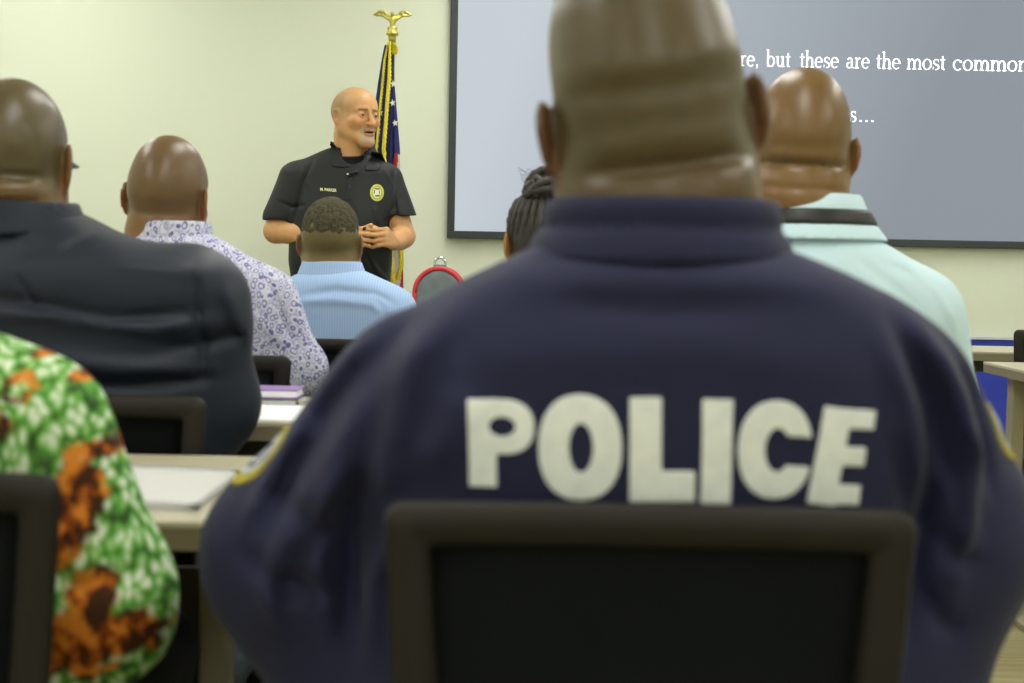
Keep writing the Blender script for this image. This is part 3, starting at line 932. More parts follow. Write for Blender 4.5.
# ------------------------------------------------------------------ chairs and desks
def make_chair():
    r = empty('office_chair')
    # the back: a rounded frame round a mesh panel, curved a little around the sitter
    def outline(hw_t, hw_b, z0, z1, rad, n=10):
        pts = []
        for (cx, cz, a0) in ((hw_t - rad, z1 - rad, 0), (-hw_t + rad, z1 - rad, 90), (-hw_b + rad, z0 + rad, 180), (hw_b - rad, z0 + rad, 270)):
            for i in range(n + 1):
                a = math.radians(a0 + 90 * i / n); pts.append((cx + rad * math.cos(a), cz + rad * math.sin(a)))
        return pts
    def bend(x, z): return .28 * x * x * -1 + .0 - .05 * (z - .6) ** 2
    def dens(p, m_=8):
        out = []
        for i in range(len(p)):
            a, b = p[i], p[(i + 1) % len(p)]
            L_ = math.hypot(b[0] - a[0], b[1] - a[1]); k_ = max(1, int(L_ / .02))
            out += [(a[0] + (b[0] - a[0]) * t / k_, a[1] + (b[1] - a[1]) * t / k_, 0) for t in range(k_)]
        return out
    A = outline(.203, .182, .49, .845, .016); Bq = outline(.167, .148, .53, .811, .006)
    bm = bmesh.new(); th = .022
    # ring between the two outlines: same point count, corner for corner
    nA = len(A); seq = []
    for i in range(nA):
        a, b = A[i], Bq[i]; a2, b2 = A[(i + 1) % nA], Bq[(i + 1) % nA]
        k_ = max(1, int(math.hypot(a2[0] - a[0], a2[1] - a[1]) / .02))
        for t in range(k_):
            u = t / k_; seq.append(((a[0] + (a2[0] - a[0]) * u, a[1] + (a2[1] - a[1]) * u), (b[0] + (b2[0] - b[0]) * u, b[1] + (b2[1] - b[1]) * u)))
    rings = []
    for (a, b) in seq:
        ms = [(a[0] * (1 - t) + b[0] * t, a[1] * (1 - t) + b[1] * t) for t in (0, .12, .5, .88, 1)]
        off = (.0, .0085, .0095, .0085, .0)
        ring = [bm.verts.new((x, bend(x, z) - o_, z)) for (x, z), o_ in zip(ms, off)]
        ring += [bm.verts.new((x, bend(x, z) + o_, z)) for (x, z), o_ in list(zip(ms, off))[3:0:-1]]
        rings.append(ring)
    n_ = len(rings[0])
    for i in range(len(rings)):
        P1, P2 = rings[i], rings[(i + 1) % len(rings)]
        for k_ in range(n_): bm.faces.new((P1[k_], P1[(k_ + 1) % n_], P2[(k_ + 1) % n_], P2[k_]))
    bmesh.ops.recalc_face_normals(bm, faces=bm.faces)
    me = bpy.data.meshes.new('back_frame'); bm.to_mesh(me); bm.free(); link('back_frame', me, M['frame_pl'], r)
    bm = bmesh.new(); NX, NZ = 16, 10; Gd = []
    for j in range(NZ + 1):
        z = .525 + (.816 - .525) * j / NZ; hwz = .150 + (.169 - .150) * j / NZ
        Gd.append([bm.verts.new((-hwz + 2 * hwz * i / NX, bend(-hwz + 2 * hwz * i / NX, z) + .003, z)) for i in range(NX + 1)])
    for j in range(NZ):
        for i in range(NX): bm.faces.new((Gd[j][i], Gd[j][i + 1], Gd[j + 1][i + 1], Gd[j + 1][i]))
    bmesh.ops.solidify(bm, geom=bm.faces[:], thickness=.004)
    me = bpy.data.meshes.new('back_mesh'); bm.to_mesh(me); bm.free(); link('back_mesh', me, M['mesh_fab'], r)
    # seat cushion, bracket, column, star base
    solid('seat', Sdf().add(rbox((0, .26, .391), (.23, .225, .034), .03)).disp(lambda x, y, z: (.35 * (x * x) - .02 * sstep(.0, .4, y) * 0).astype(F32) * -.12), (-.26, 0, .36), (.26, .52, .47), .009, M['seat_fab'], r)
    MB().tube([(0, -.012, .56), (0, -.028, .50), (0, -.01, .41), (0, .06, .350), (0, .2, .346)], [.018, .022, .024, .024, .022], 12).build('back_bracket', M['black_pl'], r, True)
    MB().box((-.11, .15, .338), (.11, .38, .370), .01).build('seat_plate', M['black_pl'], r)
    MB().lathe([(.032, .10), (.032, .2), (.018, .205), (.018, .36)], (0, .26, 0), 20).build('column', M['chrome'], r, True)
    MB().lathe([(.03, .07), (.05, .08), (.05, .11), (.032, .125)], (0, .26, 0), 20).build('hub', M['black_pl'], r, True)
    for k_ in range(5):
        a = math.radians(90 + 72 * k_); dx, dy = math.cos(a), math.sin(a)
        lg = MB().tube([(dx * .03, .26 + dy * .03, .098), (dx * .16, .26 + dy * .16, .092), (dx * .285, .26 + dy * .285, .068)], [.021, .018, .014], 10).build('leg', M['black_pl'], r, True)
        ca = MB()
        cx_, cy_ = dx * .285, .26 + dy * .285; px_, py_ = -dy, dx
        for q in (-1, 1):
            ca.tube([(cx_ + px_ * q * .008, cy_ + py_ * q * .008, .028), (cx_ + px_ * q * .024, cy_ + py_ * q * .024, .028)], .027, 18)
        ca.tube([(cx_, cy_, .028), (cx_, cy_, .07)], .006, 8)
        ca.build('caster', M['black_pl'], lg, True)
    return r


chair = make_chair()
# (photo x of the back's middle, depth of the back, height correction by the seat's gas lift, label)
ch_specs = [
    (649, 1.085, 502, 0, 'black mesh-back chair the officer in the POLICE jacket sits on'),
    (-178, 1.17, 466, 0, 'black mesh-back chair at the bottom left behind the green print shirt'),
    (72, 2.075, 393, -2, 'black mesh-back chair under the man in the dark charcoal jacket'),
    (192, 2.84, 353, -2, 'black mesh-back chair under the man in the lilac print shirt'),
    (312, 3.62, 338, 0, 'black mesh-back chair under the man in the sky blue shirt'),
    (806, 2.27, 380, 0, 'black mesh-back chair under the man in the mint shirt'),
    (552, 2.82, 352, 0, 'black mesh-back chair under the woman with the braided bun'),
]
chair_objs = []
for i, (px, d, py, rz, lab) in enumerate(ch_specs):
    o = chair if i == 0 else copy_tree(chair)
    w = W(px, py, d); o.location = (w.x, d, 0); o.rotation_euler = (0, 0, math.radians(rz)); o.scale.z = w.z / .8455
    tag(o, lab, 'chair', 'office chairs the audience sits on'); chair_objs.append(o)
w = W(1072, 330, 4.5)
o = copy_tree(chair); o.location = (w.x, 4.5, 0); o.scale.z = w.z / .8455; o.rotation_euler = (0, 0, math.radians(8))
tag(o, 'empty black chair at the right edge before the blue wall panel', 'chair', 'office chairs the audience sits on')

DZ = .745


def desk(x0, x1, y0, y1, label, panel=True, zt_=DZ):
    r = empty('training_desk', ((x0 + x1) / 2, (y0 + y1) / 2, 0)); w_, d_ = (x1 - x0) / 2, (y1 - y0) / 2
    MB().box((-w_, -d_, zt_ - .008), (w_, d_, zt_), .002).build('desktop', M['desk_top'], r)
    MB().box((-w_ + .001, -d_ + .001, zt_ - .032), (w_ - .001, d_ - .001, zt_ - .008)).build('edge_band', M['desk_edge'], r)
    MB().box((-w_ + .08, -d_ + .07, zt_ - .075), (w_ - .08, -d_ + .11, zt_ - .032)).build('front_rail', M['desk_panel'], r)
    for sx in (-1, 1):
        x = sx * (w_ - .045)
        MB().box((x - .018, .03, .02), (x + .018, .085, zt_ - .032), .004).build('leg', M['desk_metal'], r)
        MB().box((sx * (w_ - .045) - .022, -d_ + .07, 0), (sx * (w_ - .045) + .022, d_ - .02, .02), .006).build('foot_bar', M['desk_metal'], r)
    if panel:
        MB().box((-w_ + .065, d_ - .085, .44), (w_ - .065, d_ - .07, .60), .003).build('modesty_panel', M['desk_panel'], r)
    tag(r, label, 'desk', 'pale laminate desks in rows'); return r


desk(-1.85, -.335, 1.53, 2.035, 'pale desk with white pages on it beside the officer\'s left sleeve')
desk(-.325, .52, 1.53, 2.035, 'pale desk directly in front of the officer in the POLICE jacket')
desk(-1.75, -.20, 2.44, 2.80, 'pale desk holding the purple notebook, beyond the man in the charcoal jacket', False)
desk(-.38, .95, 4.5, 4.95, 'pale desk near the front that carries the red-rimmed bag')
desk(1.50, 3.1, 4.85, 5.2, 'pale desk at the far right close to the blue wall panel', False)
wq = W(1000, 363, 4.2)
desk(wq.x, wq.x + 1.4, 3.90, 4.35, 'pale desk at the right edge in front of the empty chair', False)

# things on the desks
def slab(name, c, hx, hy, z0, h, rz, m, label, cat, cover=None, bend_=0.0):
    o = empty(name, (c[0], c[1], z0), rz); tag(o, label, cat)
    MB().box((-hx, -hy, .0008), (hx, hy, h * .18), .0004).build('back_cover', m, o)
    MB().box((-hx + .003, -hy + .003, h * .18), (hx - .003, hy - .003, h * .82)).build('pages', M['paper'], o)
    MB().box((-hx, -hy, h * .82), (hx, hy, h), .0006).build('front_cover', m, o)
    return o


pa, pb = W(222, 480, 1.85), W(200, 519, 1.57)
bm = bmesh.new(); rows = []
NXp, NYp = 24, 6
for j in range(NYp + 1):
    y = 1.585 + .29 * j / NYp
    rows.append([bm.verts.new((-.79 + .44 * i / NXp, y, DZ + .0035 + .006 * abs(math.sin(math.pi * i / NXp * 1.0)) ** .5 * (1 - .9 * math.exp(-((i / NXp - .5) / .06) ** 2)))) for i in range(NXp + 1)])
for j in range(NYp):
    for i in range(NXp): bm.faces.new((rows[j][i], rows[j][i + 1], rows[j + 1][i + 1], rows[j + 1][i]))
bmesh.ops.solidify(bm, geom=bm.faces[:], thickness=.003)
me = bpy.data.meshes.new('open_booklet'); bm.to_mesh(me); bm.free()
for v in me.vertices: v.co -= Vector((-.57, 1.73, DZ))
o = link('open_booklet', me, M['paper'], None, True, (-.57, 1.73, DZ)); tag(o, 'open white booklet lying on the nearest desk between the two sleeves', 'booklet')
o = MB().box((-.135, -.12, 0), (.135, .12, .003), .001).build('paper_sheets', M['paper'], None, False, (-.405, 2.575, DZ + .0003)); tag(o, 'white sheets of paper at the near edge of the second desk', 'paper')
slab('folder', (-.50, 2.745), .09, .045, DZ, .014, .04, M['book_grey'], 'grey-green folder under the purple notebook', 'folder')
slab('notebook', (-.475, 2.742), .068, .042, DZ + .0145, .018, -.03, M['book_purple'], 'purple notebook on top of the grey-green folder', 'notebook')
slab('notebook', (-.36, 2.75), .05, .04, DZ, .010, .02, M['book_beige'], 'beige notebook right of the purple one', 'notebook')

# bag with a round top on the front desk
bp = W(440, 268, 4.7)
bag = empty('backpack', (bp.x, 4.7, DZ)); tag(bag, 'round-topped grey bag with red piping and a steel carry loop', 'bag')
bh = bp.z - DZ; br_ = .080
bs = Sdf().add(lambda x, y, z: (np.maximum(np.hypot(x, np.maximum(z - (bh - br_), 0) + np.minimum(z - .0, 0) * 0) - br_, -z) * .9).astype(F32))
bs.cut(lambda x, y, z: np.abs(y) - .07, .03).cut(lambda x, y, z: .001 - z, .015)
bs.disp(wrinkles(.0012, 20, 5))
solid('bag_body', bs, (-.13, -.09, -.01), (.13, .09, bh + .02), .006, M['bag_grey'], bag)
pts = [(-br_, z) for z in np.linspace(.02, bh - br_, 8)] + [(br_ * math.cos(a), bh - br_ + br_ * math.sin(a)) for a in np.linspace(math.pi, 0, 24)] + [(br_, z) for z in np.linspace(bh - br_, .02, 8)]
for yy in (-.062, .062): MB().tube([(x * .985, yy, z - .001) for x, z in pts], .0075, 10).build('piping', M['red'], bag, True)
MB().tube([(x * .99, 0, z + .002) for x, z in pts], .004, 8).build('zip', M['black_pl'], bag, True)
hp = [(.018 * math.cos(a), 0, bh + .014 + .020 * math.sin(a)) for a in np.linspace(-.6, math.pi + .6, 20)]
MB().tube(hp, .0042, 10).build('carry_loop', M['chrome'], bag, True)
MB().box((-.022, -.012, bh - .004), (.022, .012, bh + .012), .004).build('loop_mount', M['box_grey'], bag)

# ------------------------------------------------------------------ people
def loc(px, py, d, o): w = W(px, py, d); return Vector((w.x - o[0], d - o[1], w.z))
def xz(pts, d, o): return [(loc(a, b, d, o).x, loc(a, b, d, o).z) for a, b in pts]


def place_head(cfg, o, px, py, dy=0.02):
    p = loc(px, py, o[1] + dy, o); cfg['head'] = (p.x, dy, p.z)


BR = srgb(122, 92, 60); BR_S = srgb(104, 92, 66); EAR = srgb(140, 78, 46)

# ---- the officer in the POLICE jacket, nearest the camera
O = (.12, 1.25)
cfg = dict(S=1.055, crown=1.24, turn=(2, -2, -9), neck=.072, ears=1.0, nape=1.08, skin=M['skin_dark'], base=srgb(96, 74, 48), scalp=srgb(88, 75, 50), inner=srgb(120, 66, 42), h=.0045,
           folds=((-.048, .0058, .006, 1.2), (-.028, -.005, .013, .8), (.012, .0040, .011, 1.5), (.032, -.001, .012, 1.0), (-.085, .003, .007, .8)),
           sh_z=1.0, knee=(.17, .43), n=2.35, capk=.05,
           trunk=[(.45, 0, 0, .19, .12), (.52, 0, 0, .25, .14), (.64, -.01, 0, .275, .14), (.74, -.01, 0, .265, .142), (.84, 0, -.002, .252, .142), (.90, .004, -.006, .255, .144),
                  (.94, .004, -.010, .248, .140), (.97, .008, -.012, .232, .133), (1.00, .012, -.014, .206, .124), (1.025, .014, -.018, .168, .112), (1.045, .010, -.02, .122, .10), (1.068, .004, -.02, .10, .09)],
           armL=((-.196, -.01, .905), (-.308, .03, .765), (-.13, .33, .87), (.066, .078, .052)),
           armR=((.212, -.01, .905), (.279, .03, .800), (.14, .33, .87), (.068, .074, .052)))
place_head(cfg, O, 648, 121, .015)
police, _ = seated_body('person', O, cfg, 'large bald man seen from behind in a navy jacket lettered POLICE, seated nearest the camera')
s = top_field(cfg, blend=.06)
s.add(cone((-.300, .02, .76), (-.245, .0, .60), .070, .06), .05).add(cone((.262, .02, .78), (.215, .0, .60), .066, .06), .05)
s.disp(wrinkles(.0034, 12, 2, (1.1, 1, .5)))
dj = 1.16
for pts, w_, dep in (
        ([(520, 262), (600, 250), (720, 250), (800, 262)], .008, .003), ([(500, 285), (620, 278), (760, 282), (830, 290)], .012, -.003),
        ([(405, 330), (375, 400), (352, 470), (345, 560), (350, 660)], .016, .012), ([(430, 330), (405, 400), (390, 450), (385, 500)], .014, -.007),
        ([(470, 300), (400, 360), (350, 440), (310, 530), (285, 600)], .016, -.010), ([(440, 290), (360, 380), (300, 460), (255, 540)], .013, .006),
        ([(330, 440), (290, 520), (262, 590), (270, 640)], .012, -.008), ([(380, 420), (330, 500), (318, 580), (330, 650)], .012, -.008),
        ([(255, 500), (300, 520), (340, 560)], .011, .005), ([(230, 560), (280, 590), (330, 600)], .011, .006),
        ([(895, 330), (930, 400), (938, 470), (925, 560), (900, 660)], .016, .012), ([(870, 320), (900, 390), (915, 450), (915, 520)], .013, -.007),
        ([(905, 310), (950, 370), (975, 440), (975, 520), (960, 600)], .014, -.010), ([(940, 330), (985, 400), (1000, 470), (1000, 540)], .010, .006),
        ([(935, 520), (960, 560), (990, 570)], .010, .006), ([(925, 590), (950, 630), (975, 640)], .010, .005),
        ([(300, 420), (262, 480), (235, 540)], .009, -.006), ([(370, 350), (330, 400), (300, 440)], .009, .004), ([(345, 500), (300, 560), (275, 610)], .009, .006), ([(400, 520), (372, 580), (365, 660)], .010, -.006),
        ([(960, 420), (990, 470), (1005, 530)], .008, -.005), ([(890, 430), (905, 500), (895, 580)], .009, .005), ([(930, 440), (950, 500), (945, 560)], .008, -.006), ([(560, 300), (640, 310), (760, 306)], .010, .003),
        ([(420, 470), (450, 430), (470, 380)], .018, -.005), ([(470, 360), (560, 345), (700, 345), (850, 370)], .022, -.003)):
    s.disp(crease(xz(pts, dj, O), w_ * .9, dep * 1.35, ymax=.03))
jacket = solid('jacket', s, (-.46, -.24, .42), (.42, .46, 1.12), .0055, M['navy'], police, extra=.02)
cz = loc(655, 204, 1.15, O).z
solid('collar', Sdf().add(collar_field((.006, -.020), 1.036, cz + .006, (.112, .102), (.090, .086), th=.0065)).disp(wrinkles(.0015, 14, 9)).disp(
    lambda x, y, z: (.0035 * np.exp(-((z - 1.066) / .006) ** 2) - .002 * np.exp(-((z - 1.085) / .01) ** 2)).astype(F32)), (-.16, -.16, 1.0), (.18, .14, 1.14), .0045, M['navy'], police)
bvj = bvh_of(jacket)
KP = 1281.0


def letterfield(fpx):
    return lambda u, v: fpx(650 + u * KP, 450 - v * KP) / KP + .0011


def fP(x, y):
    d = np.minimum(seg2(481.5, 398, 483, 490, 16, True)(x, y), oval2(504, 427, 32, 29, None, 2.3)(x, y))
    d = np.minimum(d, seg2(470, 413, 500, 411, 14, True)(x, y))
    return np.maximum(d, -oval2(502, 427, 11, 8)(x, y))
def fO(x, y): return np.maximum(oval2(579.5, 446.5, 43, 55, None, 2.25)(x, y), -oval2(580.5, 446.5, 10, 21)(x, y))
fL = union2(seg2(644, 394, 644, 502, 17.5, True), seg2(630, 484.5, 695, 484.5, 17.5, True))
fI = seg2(715.5, 396, 714, 504, 17, True)
def fC(x, y):
    d = np.maximum(oval2(774, 449, 40, 51.5, None, 2.2)(x, y), -oval2(776, 449, 11, 19)(x, y))
    gap = np.maximum(np.abs(y - 449 - (x - 776) * .10) - 13, 780 - x)
    return np.maximum(d, -gap)
fE = union2(seg2(840, 407, 822, 508, 17, True), seg2(826, 417.5, 882, 423, 11.5, True), seg2(820, 455, 872, 460, 11.5, True), seg2(808, 494, 867, 499, 12, True))


def pl_origin(u, v):
    p = loc(650 + u * KP, 450 - v * KP, 1.11, O); return Vector((p.x, -.6, p.z))


for nm, fl, (a, b, c_, d_) in (('letter_p', fP, (462, 394, 540, 495)), ('letter_o', fO, (534, 388, 626, 505)), ('letter_l', fL, (624, 390, 698, 506)),
                               ('letter_i', fI, (695, 392, 735, 508)), ('letter_c', fC, (732, 394, 816, 504)), ('letter_e', fE, (802, 402, 886, 514))):
    decal(nm, bvj, letterfield(fl), (((a - 650) / KP, (450 - d_) / KP), ((c_ - 650) / KP, (450 - b) / KP)), .0014, .0012, pl_origin, (0, 1, 0), M['letter'], jacket)


def side_patch(q, px, py, cy):
    pc = loc(px, py, O[1] + cy, O); zc = pc.z
    og = lambda u, v: Vector((q * .8, cy + u, zc + v)); D = (-q, 0, 0)
    a = decal('shoulder_patch', bvj, oval2(0, 0, .025, .027, None, 2.4), ((-.04, -.05), (.04, .05)), .0025, .0018, og, D, M['patch_gold'], jacket)
    b = decal('patch_emblem', bvj, oval2(0, .001, .0165, .0185, None, 2.2), ((-.03, -.036), (.03, .036)), .002, .0030, og, D, M['patch_white'], a)
    b2 = decal('patch_ring', bvj, oval2(0, .001, .011, .013, .002), ((-.024, -.03), (.024, .03)), .0015, .0038, og, D, M['badge_blue'], a)
side_patch(-1, 268, 455, .000)
side_patch(1, 1010, 430, .004)

# ---- the sitter in the green print shirt, cut by the left edge
O = (W(-116, 450, 1.36).x, 1.36)
cfg = dict(S=1.0, turn=(0, 0, 0), neck=.060, skin=M['skin_dark'], base=BR, scalp=BR_S, inner=EAR, sh_z=.93, n=2.25, capk=.05,
           trunk=[(.45, 0, 0, .17, .12), (.52, 0, 0, .20, .13), (.64, 0, 0, .205, .135), (.76, 0, 0, .19, .13), (.84, 0, 0, .19, .13), (.88, 0, 0, .185, .12), (.915, 0, -.004, .165, .11), (.94, 0, -.006, .14, .10), (.96, 0, -.01, .105, .09), (.975, 0, -.01, .085, .08)],
           knee=(.14, .42), armL=((-.15, 0, .875), (-.20, .0, .70), (-.10, .12, .65), (.062, .066, .050)),
           armR=((.150, 0, .872), (.208, .0, .705), (.12, .12, .65), (.060, .064, .050)))
cfg['head'] = (0, .015, 1.10)
green, gf = seated_body('person', O, cfg, 'person in a bright green and orange printed shirt, cut off by the left edge')
s = top_field(cfg, blend=.05); s.disp(wrinkles(.004, 16, 12))
s.add(ell((.205, .02, .665), (.062, .06, .05)), .03).disp(crease([(.10, .92), (.16, .80), (.17, .66)], .012, .005, ymax=.05)).disp(crease([(.15, .77), (.21, .73), (.27, .74)], .009, .006))
def motif(V):
    c = np.zeros((len(V), 3), F32); m_ = np.zeros(len(V), F32)
    for px, py, rx, ry, ring in ((12, 390, 17, 15, 1), (2, 430, 9, 14, 0), (80, 456, 22, 10, 0), (70, 510, 22, 50, 0), (45, 540, 22, 40, 0), (160, 545, 16, 24, 0), (60, 372, 12, 20, 0), (118, 645, 30, 26, 0), (85, 600, 24, 30, 0), (70, 650, 40, 40, 0), (20, 355, 12, 7, 0)):
        w = loc(px, py, 1.27, O); q = np.sqrt(((V[:, 0] - w.x) * 1118 / rx) ** 2 + ((V[:, 2] - w.z) * 1118 / ry) ** 2)
        q = q + .22 * np.sin(V[:, 0] * 160 + 2 * np.sin(V[:, 2] * 120)) * np.sin(V[:, 2] * 140 + V[:, 0] * 60); k_ = sstep(1.1, .9, q)
        if ring: k_ = k_ * sstep(.35, .6, q)
        m_ = np.maximum(m_, k_)
    c[:, 0] = m_; return c
sh_o = solid('shirt', s, (-.34, -.22, .42), (.36, .34, 1.0), .0055, M['green_print'], green, colour=motif, extra=.012)
solid('collar', Sdf().add(collar_field((0, -.01), .945, .985, (.09, .08), (.072, .068), th=.004)), (-.12, -.12, .92), (.12, .1, 1.01), .0045, M['green_print'], green)

# ---- the man in the charcoal jacket
O = (W(58, 300, 2.26).x, 2.26)
zs = loc(190, 248, 2.26, O).z
cfg = dict(S=1.03, crown=1.0, knee=(.16, .42), turn=(4, -2, 3), neck=.074, ears=1.22, nape=1.1, skin=M['skin_dark'], base=srgb(122, 92, 54), scalp=srgb(90, 78, 52), inner=EAR,
           folds=((-.068, .007, .006, 1.2), (-.048, -.008, .011, .8), (-.028, .006, .006, .6)), sh_z=zs - .03, n=2.4, capk=.04,
           trunk=[(.45, 0, 0, .19, .13), (.52, 0, 0, .25, .15), (.62, 0, 0, .275, .155), (.74, 0, 0, .27, .155), (.85, 0, 0, .27, .15), (zs - .07, 0, -.004, .275, .145), (zs - .035, -.0, -.006, .255, .138), (zs - .005, -.01, -.008, .205, .12),
                  (zs + .015, -.03, -.01, .135, .108), (zs + .04, -.045, -.01, .108, .098), (zs + .055, -.05, -.01, .095, .09)],
           armL=((-.225, -.01, zs - .09), (-.30, .03, .80), (-.16, .30, .86), (.072, .070, .05)),
           armR=((.215, -.01, zs - .062), (.236, .02, .80), (.14, .30, .86), (.072, .072, .05)))
place_head(cfg, O, 13, 162, .0)
man, _ = seated_body('person', O, cfg, 'bald man with glasses in a dark charcoal jacket, at the left edge, back turned')
s = top_field(cfg, blend=.06); s.disp(wrinkles(.0045, 12, 21, (.7, 1, 1.4)))
dn = 2.13
for pts, w_, dep in (([(100, 262), (160, 268), (210, 275)], .012, -.004), ([(-40, 298), (40, 302), (110, 318), (190, 312)], .009, .006), ([(-40, 312), (60, 316), (150, 330), (220, 322)], .012, -.006),
                     ([(188, 262), (192, 300), (196, 345), (192, 390)], .006, .005), ([(20, 275), (36, 300), (40, 310)], .006, .004), ([(150, 350), (200, 345), (240, 335)], .010, .005),
                     ([(215, 280), (228, 320), (236, 350)], .010, -.005), ([(40, 355), (120, 368), (200, 372)], .014, -.007), ([(30, 380), (120, 386), (210, 380)], .010, .006), ([(90, 230), (60, 255), (20, 262)], .008, .004)):
    s.disp(crease(xz(pts, dn, O), w_, dep * 1.4, ymax=.03))
jk = solid('jacket', s, (-.42, -.24, .42), (.36, .42, zs + .12), .006, M['charcoal'], man, extra=.012)
hx_ = cfg['head'][0]
solid('collar', Sdf().add(collar_field((hx_ * .95 + .002, -.025), zs + .012, loc(20, 202, 2.16, O).z + .006, (.118, .10), (.096, .086), th=.006)).disp(wrinkles(.002, 14, 4)), (hx_ - .15, -.16, zs - .02), (hx_ + .15, .12, zs + .16), .005, M['charcoal'], man)
Rg = rotm(*cfg['turn'])
def hp_(p): return Rg @ (Vector(p) * cfg['S']) + Vector(cfg['head'])
gl = MB()
for q in (-1, 1):
    gl.tube([hp_((q * .033 + .024 * math.cos(a), .106 - .004 * abs(math.cos(a)), -.002 + .017 * math.sin(a))) for a in np.linspace(0, 2 * math.pi, 24, endpoint=False)], .0018, 8, closed=True)
    gl.tube([hp_((q * .057, .102, .006)), hp_((q * .079, .08, .006)), hp_((q * .084, .02, .006)), hp_((q * .085, -.012, .008)), hp_((q * .083, -.028, -.008))], .0026, 8)
gl.tube([hp_((-.009, .106, .002)), hp_((0, .11, .004)), hp_((.009, .106, .002))], .0018, 8)
gl.build('glasses', M['glass_dark'], man, True)

# ---- the man in the lilac print shirt
O = (W(176, 300, 3.05).x, 3.05)
zs = loc(262, 268, 3.05, O).z
cfg = dict(S=.99, crown=1.08, turn=(-8, 0, 4), neck=.066, ears=1.15, nape=1.05, skin=M['skin_shiny'], base=srgb(128, 92, 54), scalp=srgb(110, 85, 54), inner=srgb(150, 84, 50),
           folds=((-.035, .003, .008, 1.0), (.0, -.002, .012, .6)), sh_z=zs - .01, n=2.3, capk=.05,
           trunk=[(.45, 0, 0, .17, .12), (.52, 0, 0, .22, .14), (.62, 0, 0, .235, .145), (.74, 0, 0, .235, .14), (.84, 0, 0, .235, .14), (zs - .06, 0, -.004, .238, .135), (zs - .02, 0, -.006, .225, .125), (zs + .012, 0, -.008, .178, .115),
                  (zs + .04, 0, -.01, .125, .10), (zs + .065, 0, -.01, .095, .09), (zs + .078, 0, -.01, .08, .08)],
           armL=((-.195, -.01, zs - .075), (-.27, .02, .80), (-.14, .26, .80), (.064, .062, .045)),
           armR=((.19, -.01, zs - .075), (.258, .0, .79), (.20, .26, .79), (.064, .062, .05)))
place_head(cfg, O, 169.5, 199, .01)
man, _ = seated_body('person', O, cfg, 'bald man in a white and lilac print shirt, between the charcoal jacket and the speaker')
s = top_field(cfg, blend=.05); s.disp(wrinkles(.003, 14, 33))
for pts, w_, dep in (([(262, 275), (275, 310), (290, 350)], .006, .007), ([(220, 300), (255, 320), (285, 350)], .010, -.004), ([(290, 300), (300, 340), (310, 370)], .008, -.004)):
    s.disp(crease(xz(pts, 2.93, O), w_, dep, ymax=.04))
solid('shirt', s, (-.36, -.2, .42), (.35, .36, zs + .11), .006, M['paisley'], man, extra=.01)
solid('collar', Sdf().add(collar_field((-.012, -.012), zs + .03, loc(176, 222, 2.97, O).z + .004, (.094, .086), (.080, .076), th=.005)), (-.13, -.13, zs), (.12, .1, zs + .15), .0045, M['paisley'], man)

# ---- the man in the sky blue shirt
O = (W(336, 300, 3.8).x, 3.8)
zs = loc(398, 291, 3.8, O).z
cfg = dict(S=.95, turn=(-4, 0, 0), neck=.060, ears=1.0, nape=1.0, skin=M['skin_dark'], base=srgb(134, 108, 66), scalp=srgb(108, 96, 60), inner=EAR,
           sh_z=zs - .0, n=2.3, capk=.05, h=.0055,
           trunk=[(.45, 0, 0, .16, .12), (.52, 0, 0, .19, .13), (.62, 0, 0, .20, .135), (.74, 0, 0, .20, .13), (.84, 0, 0, .205, .13), (zs - .05, 0, -.004, .195, .125), (zs - .01, 0, -.006, .18, .118), (zs + .012, 0, -.008, .155, .11),
                  (zs + .034, 0, -.01, .12, .10), (zs + .052, 0, -.01, .088, .088), (zs + .062, 0, -.01, .076, .078)],
           armL=((-.160, -.01, zs - .065), (-.215, .02, .76), (-.12, .24, .79), (.056, .056, .045)),
           armR=((.150, -.01, zs - .065), (.205, .02, .76), (.12, .24, .79), (.058, .056, .045)))
place_head(cfg, O, 331.5, 243, .01)
man, _ = seated_body('person', O, cfg, 'man with short dark hair in a sky blue shirt, directly before the speaker')
s = top_field(cfg, blend=.05); s.disp(wrinkles(.0025, 15, 41))
for pts, w_, dep in (([(300, 296), (335, 290), (375, 294), (395, 305)], .008, .005), ([(290, 302), (330, 300), (370, 304), (390, 316)], .010, -.005), ([(375, 300), (385, 315), (388, 330)], .008, .004)):
    s.disp(crease(xz(pts, 3.68, O), w_, dep, ymax=.04))
solid('shirt', s, (-.32, -.2, .42), (.32, .34, zs + .1), .006, M['skyblue'], man, extra=.01)
solid('collar', Sdf().add(collar_field((-.010, -.012), zs + .026, loc(328, 262, 3.72, O).z + .003, (.092, .088), (.073, .072), th=.0045)), (-.12, -.13, zs), (.12, .1, zs + .13), .004, M['skyblue'], man)
Rh = rotm(*cfg['turn']); hs = Sdf()
hs.add(ell((0, -.014, .040), (.0782, .0985, .088))).add(ell((0, -.042, .012), (.0685, .0705, .060)), .03)
hs.disp(lambda x, y, z: (.0050 * sstep(.06, -.03, z)).astype(F32)).disp(wrinkles(.0012, 130, 6))
hs.cut(lambda x, y, z: -(z + .012 - 1.1 * np.maximum(y, 0)), .05)
hs.disp(wrinkles(.0008, 200, 5))
hf_ = at_frame(hs, cfg['head'], Rh, cfg['S']); c0 = cfg['head']
solid('hair', hf_, (c0[0] - .1, c0[1] - .13, c0[2] - .03), (c0[0] + .1, c0[1] + .12, c0[2] + .15), .0032, M['hair_short'], man)

